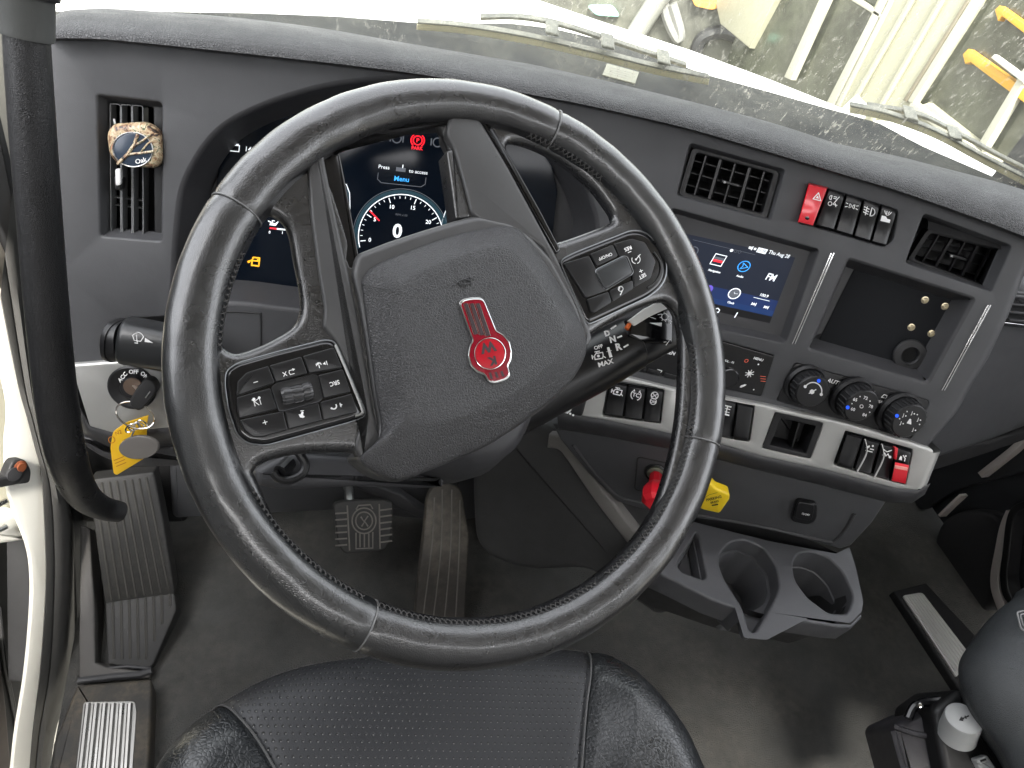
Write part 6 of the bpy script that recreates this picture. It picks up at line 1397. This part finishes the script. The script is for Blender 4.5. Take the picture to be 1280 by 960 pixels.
def perf_mat():
    m = bpy.data.materials.new('perforated_leather'); m.use_nodes = True; t = m.node_tree; b = t.nodes['Principled BSDF']; L = t.links.new
    tc = t.nodes.new('ShaderNodeTexCoord').outputs['Object']
    mp = t.nodes.new('ShaderNodeMapping'); mp.inputs['Rotation'].default_value = (0, 0, R(10)); mp.inputs['Scale'].default_value = (150, 150, 0); L(tc, mp.inputs[0])
    sx = t.nodes.new('ShaderNodeSeparateXYZ'); L(mp.outputs[0], sx.inputs[0])
    def M(op, a, b_=None, c=None):
        n = t.nodes.new('ShaderNodeMath'); n.operation = op
        for i, q in enumerate((a, b_, c)):
            if q is None: continue
            if isinstance(q, (int, float)): n.inputs[i].default_value = q
            else: L(q, n.inputs[i])
        return n.outputs[0]
    row = M('FLOOR', sx.outputs[1]); odd = M('MULTIPLY', M('MODULO', row, 2), .5)
    fx = M('SUBTRACT', M('FRACT', M('ADD', sx.outputs[0], odd)), .5); fy = M('SUBTRACT', M('FRACT', sx.outputs[1]), .5)
    d = M('SQRT', M('ADD', M('MULTIPLY', fx, fx), M('MULTIPLY', fy, fy)))
    hole = M('LESS_THAN', d, .16)
    mr = t.nodes.new('ShaderNodeMapRange'); L(d, mr.inputs[0]); mr.inputs[1].default_value = .10; mr.inputs[2].default_value = .26
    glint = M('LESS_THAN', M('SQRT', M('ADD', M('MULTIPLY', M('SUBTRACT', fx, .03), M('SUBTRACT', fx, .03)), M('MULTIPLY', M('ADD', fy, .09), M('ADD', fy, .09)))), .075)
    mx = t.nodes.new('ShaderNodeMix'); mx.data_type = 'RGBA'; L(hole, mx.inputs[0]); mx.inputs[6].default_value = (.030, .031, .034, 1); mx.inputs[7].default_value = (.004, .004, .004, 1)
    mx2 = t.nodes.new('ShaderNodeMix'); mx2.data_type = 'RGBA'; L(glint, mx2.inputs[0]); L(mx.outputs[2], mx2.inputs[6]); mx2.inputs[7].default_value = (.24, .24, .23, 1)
    L(mx2.outputs[2], b.inputs['Base Color']); b.inputs['Roughness'].default_value = .38
    v = t.nodes.new('ShaderNodeTexNoise'); v.inputs['Scale'].default_value = 1100; L(tc, v.inputs['Vector'])
    bp = t.nodes.new('ShaderNodeBump'); bp.inputs['Distance'].default_value = .0003; L(v.outputs['Fac'], bp.inputs['Height'])
    b2 = t.nodes.new('ShaderNodeBump'); b2.inputs['Distance'].default_value = .0008; b2.inputs['Strength'].default_value = .6; L(mr.outputs[0], b2.inputs['Height']); L(bp.outputs[0], b2.inputs['Normal'])
    L(b2.outputs[0], b.inputs['Normal']); return m
PERF = perf_mat()
faces = {0: [], 1: [], 2: []}
for f in cf:
    c = sum((np.array([V[i][0], V[i][1]]) for i in f), np.zeros(2)) / len(f); faces[facereg(c)].append(tuple(f))
for k_, nm, m_ in ((0, 'side_bolster', SEATL), (1, 'seat_centre', PERF), (2, 'side_bolster', SEATL)):
    used = sorted({i for f in faces[k_] for i in f}); mp_ = {o: n_ for n_, o in enumerate(used)}
    mb = MB(); mb.add([V[i] for i in used], [tuple(mp_[i] for i in f) for f in faces[k_]]); mb.build(nm, m_, ds, sharp=80, recalc=True)
# skirt under the roll
zo = .49 - RR
mb = MB(); mb.loft([[(p[0], p[1], zo + .001) for p in OUT], [(p[0] * .97 + .006, p[1] * .99, zo - .06) for p in OUT], [(p[0] * .94 + .01, p[1] * .97, .1) for p in OUT]], closed=True); mb.build('seat_skirt', BLKM, ds, sharp=80)
def zat(p):
    e = dpoly(np.array(p), OUT, True); xl, xr = side(p, sL), side(p, sR); return .49 + seat_z(p, e)
for s_ in (sL[3:], sR[3:]):
    mb = MB(); mb.tube([(p[0], p[1], zat(p) + .0005) for p in s_], .0012, 6); mb.build('seam_piping', G('seat_piping', (.10, .10, .10), .4), ds)
mb = MB()   # stitches along the left bolster edge
q = [np.array(p) for p in OUT]; 
sgn = inset(q if area2(q) > 0 else q[::-1], .007)
for a, b in zip(sgn, sgn[1:]):
    if a[0] < OUT[0][0] - .2 : pass
    for t in (0, .5):
        u = a + (b - a) * t; v = a + (b - a) * (t + .28)
        if np.linalg.norm(b - a) > .03 or u[1] < min(ysd) + .02: continue
        mb.tube([(u[0], u[1], zat(u) + .0012), (v[0], v[1], zat(v) + .0012)], .0006, 5)
tag(mb.build('edge_stitching', STITCH, ds), kind='stuff')
# passenger seat: a domed cushion
ps = thing('passenger_seat', 'grey leather and mesh passenger seat cushion in the lower right corner', 'seat', (1.0, .1, 0))
P6 = hplane(.45)
po = [(1300, 735), (1262, 752), (1235, 775), (1212, 805), (1199, 828), (1200, 850), (1216, 888), (1250, 935), (1300, 1000), (1500, 1060), (1600, 900), (1500, 760)]
Po = [P6.uv(x, y) for x, y in spline(po, 6, True)]
if area2(Po) < 0: Po = Po[::-1]
rg = [[P6.at(p, -.10) for p in inset(Po, .085)], [P6.at(p, -.04) for p in inset(Po, .028)], [P6.at(p, 0) for p in Po]]
for j in range(0, 9):
    a = j / 8 * math.pi / 2; rg.append([P6.at(p, .05 * math.sin(a)) for p in inset(Po, .055 * (1 - math.cos(a)))])
cN = np.mean(Po, axis=0)
rg2 = [rg[-1]]
for t in (.1, .2, .5, .8): rg2.append([P6.at(p * (1 - t) + cN * t, .05 + .006 * t) for p in inset(Po, .055)])
mb = MB(); mb.loft(rg)
mb.build('seat_cushion', G('grey_seat_leather', (.040, .044, .047), .42, grain=('leather', 500, .25), var=.05), ps, sharp=80)
MB().loft(rg2, cap1=True).build('mesh_insert', G('seat_mesh_cloth', (.05, .055, .058), .6, grain=('weave', 300, 1.2)), ps, sharp=80)
P6 = hplane(.495)
mb = MB(); mb.tube([P6.pt(x, y, .004) for x, y in rc([(1271, 765), (1290, 762), (1290, 792), (1276, 786)], 3, 3)], .0012, 6, closed=True); mb.tube([P6.pt(x, y, .004) for x, y in rc([(1275, 768), (1290, 766), (1290, 788), (1279, 782)], 3, 3)], .0009, 6, closed=True); mb.build('embroidered_mark', G('pale_thread', (.22, .22, .22), .6), ps)
# seat control box with knob
P7 = Plane(hplane(.40).pt(1220, 920), nrm((-.25, -.3, 1)))
cb = thing('seat_control_box', 'black seat side panel with a large pale grey round knob', 'control panel', P7.pt(1220, 940))
mb = MB(); mb.slab(P7, [(1166, 884), (1200, 859), (1215, 876), (1300, 984), (1300, 1060), (1200, 1060), (1175, 940)], -.10, 0, .010, r=9, bseg=5); mb.build('panel_shell', BLK, cb)
mb = MB(); mb.tube([P7.pt(x, y, .002) for x, y in [(1206, 872), (1240, 908), (1300, 985)]], .003, 8); mb.build('panel_edge', BLKM, cb)
A = P7.pt(1196, 918, 0); B = P7.pt(1205, 897, .030); axk = nrm(B - A); 
rk_ = 21.5 / FPX * (CM.T @ (B - CAM))[2]; KP = Plane(B, axk); hk = np.linalg.norm(B - A)
mb = MB(); mb.lathe(A, axk, [(rk_ * 1.06, 0), (rk_ * 1.04, .002), (rk_ * 1.0, hk - .004), (rk_ * .97, hk - .001), (rk_ * .9, hk), (0, hk)], 48, cap=False); kb = mb.build('seat_knob', G('knob_pale_grey', (.42, .43, .43), .4, grain=('noise', 1200, .05)), cb)
mb = MB(); p = Print(mb, KP, .0004, 1204, 898, -25); p.poly([(-6, 0), (-1, 3.5), (-1, 1.5), (1, 1.5), (1, -1.5), (-1, -1.5), (-1, -3.5)]).poly([(1, 0), (4, 3), (4, 1), (8, 1), (8, -1), (4, -1), (4, -3)]); mb.build('knob_symbol', INKD, kb, recalc=False)
mb = MB(); mb.slab(P7, [(1219, 948), (1234, 943), (1250, 966), (1232, 974)], -.002, .010, .003, r=3); mb.slab(P7, [(1221, 949), (1233, 945), (1238, 951), (1225, 956)], .006, .016, .003, r=2); o = mb.build('lumbar_switch', G('knob_pale_grey', (.42, .43, .43), .4), cb)
mb = MB(); mb.slab(P7, [(1225, 950.5), (1232, 948), (1233.5, 950), (1226.5, 952.5)], .015, .0168, .0002); mb.build('switch_mark', INKD, o)
bg_ = thing('side_pouch', 'soft black pouch hanging on the inner side of the seat control panel', 'pouch', P7.pt(1140, 930, -.05))
P8 = Plane(P7.pt(1150, 920, -.03), nrm((-.35, -.25, 1)))
PCH = G('pouch_vinyl', (.030, .029, .034), .40, grain=('noise', 900, .1), var=.1)
mb = MB(); mb.slab(P8, [(1115, 912), (1119, 904), (1150, 890), (1176, 880), (1190, 905), (1190, 1060), (1150, 1060), (1130, 965)], -.10, 0, .010, r=6, bseg=5); mb.build('pouch_body', PCH, bg_)
mb = MB(); mb.tube([P8.pt(x, y, .002) for x, y in spline([(1117, 908), (1140, 916), (1166, 921), (1190, 921)], 5)], .0035, 8); mb.tube([P8.pt(x, y, .0) for x, y in spline([(1116, 914), (1128, 958), (1144, 1010)], 5)], .004, 8); mb.build('pouch_piping', PCH, bg_)
mb = MB(); mb.tube([P8.pt(x, y, .012) for x, y in spline([(1135, 898), (1142, 884), (1156, 878), (1176, 876)], 5)], .0055, 10); mb.build('pouch_strap', GLOSS, bg_)
mb = MB(); mb.lathe(P8.pt(1150, 882, .018), P8.n, [(.004, 0), (.003, .003), (0, .004)], 14, cap=False); mb.build('snap', CHROME, bg_)
# under seat base of the passenger seat
box('seat_base', (.95, -.5, 0), (1.35, .10, .33), BLKM, ps)
for o in bpy.data.objects:
    if 'off' in o.keys(): del o['off']
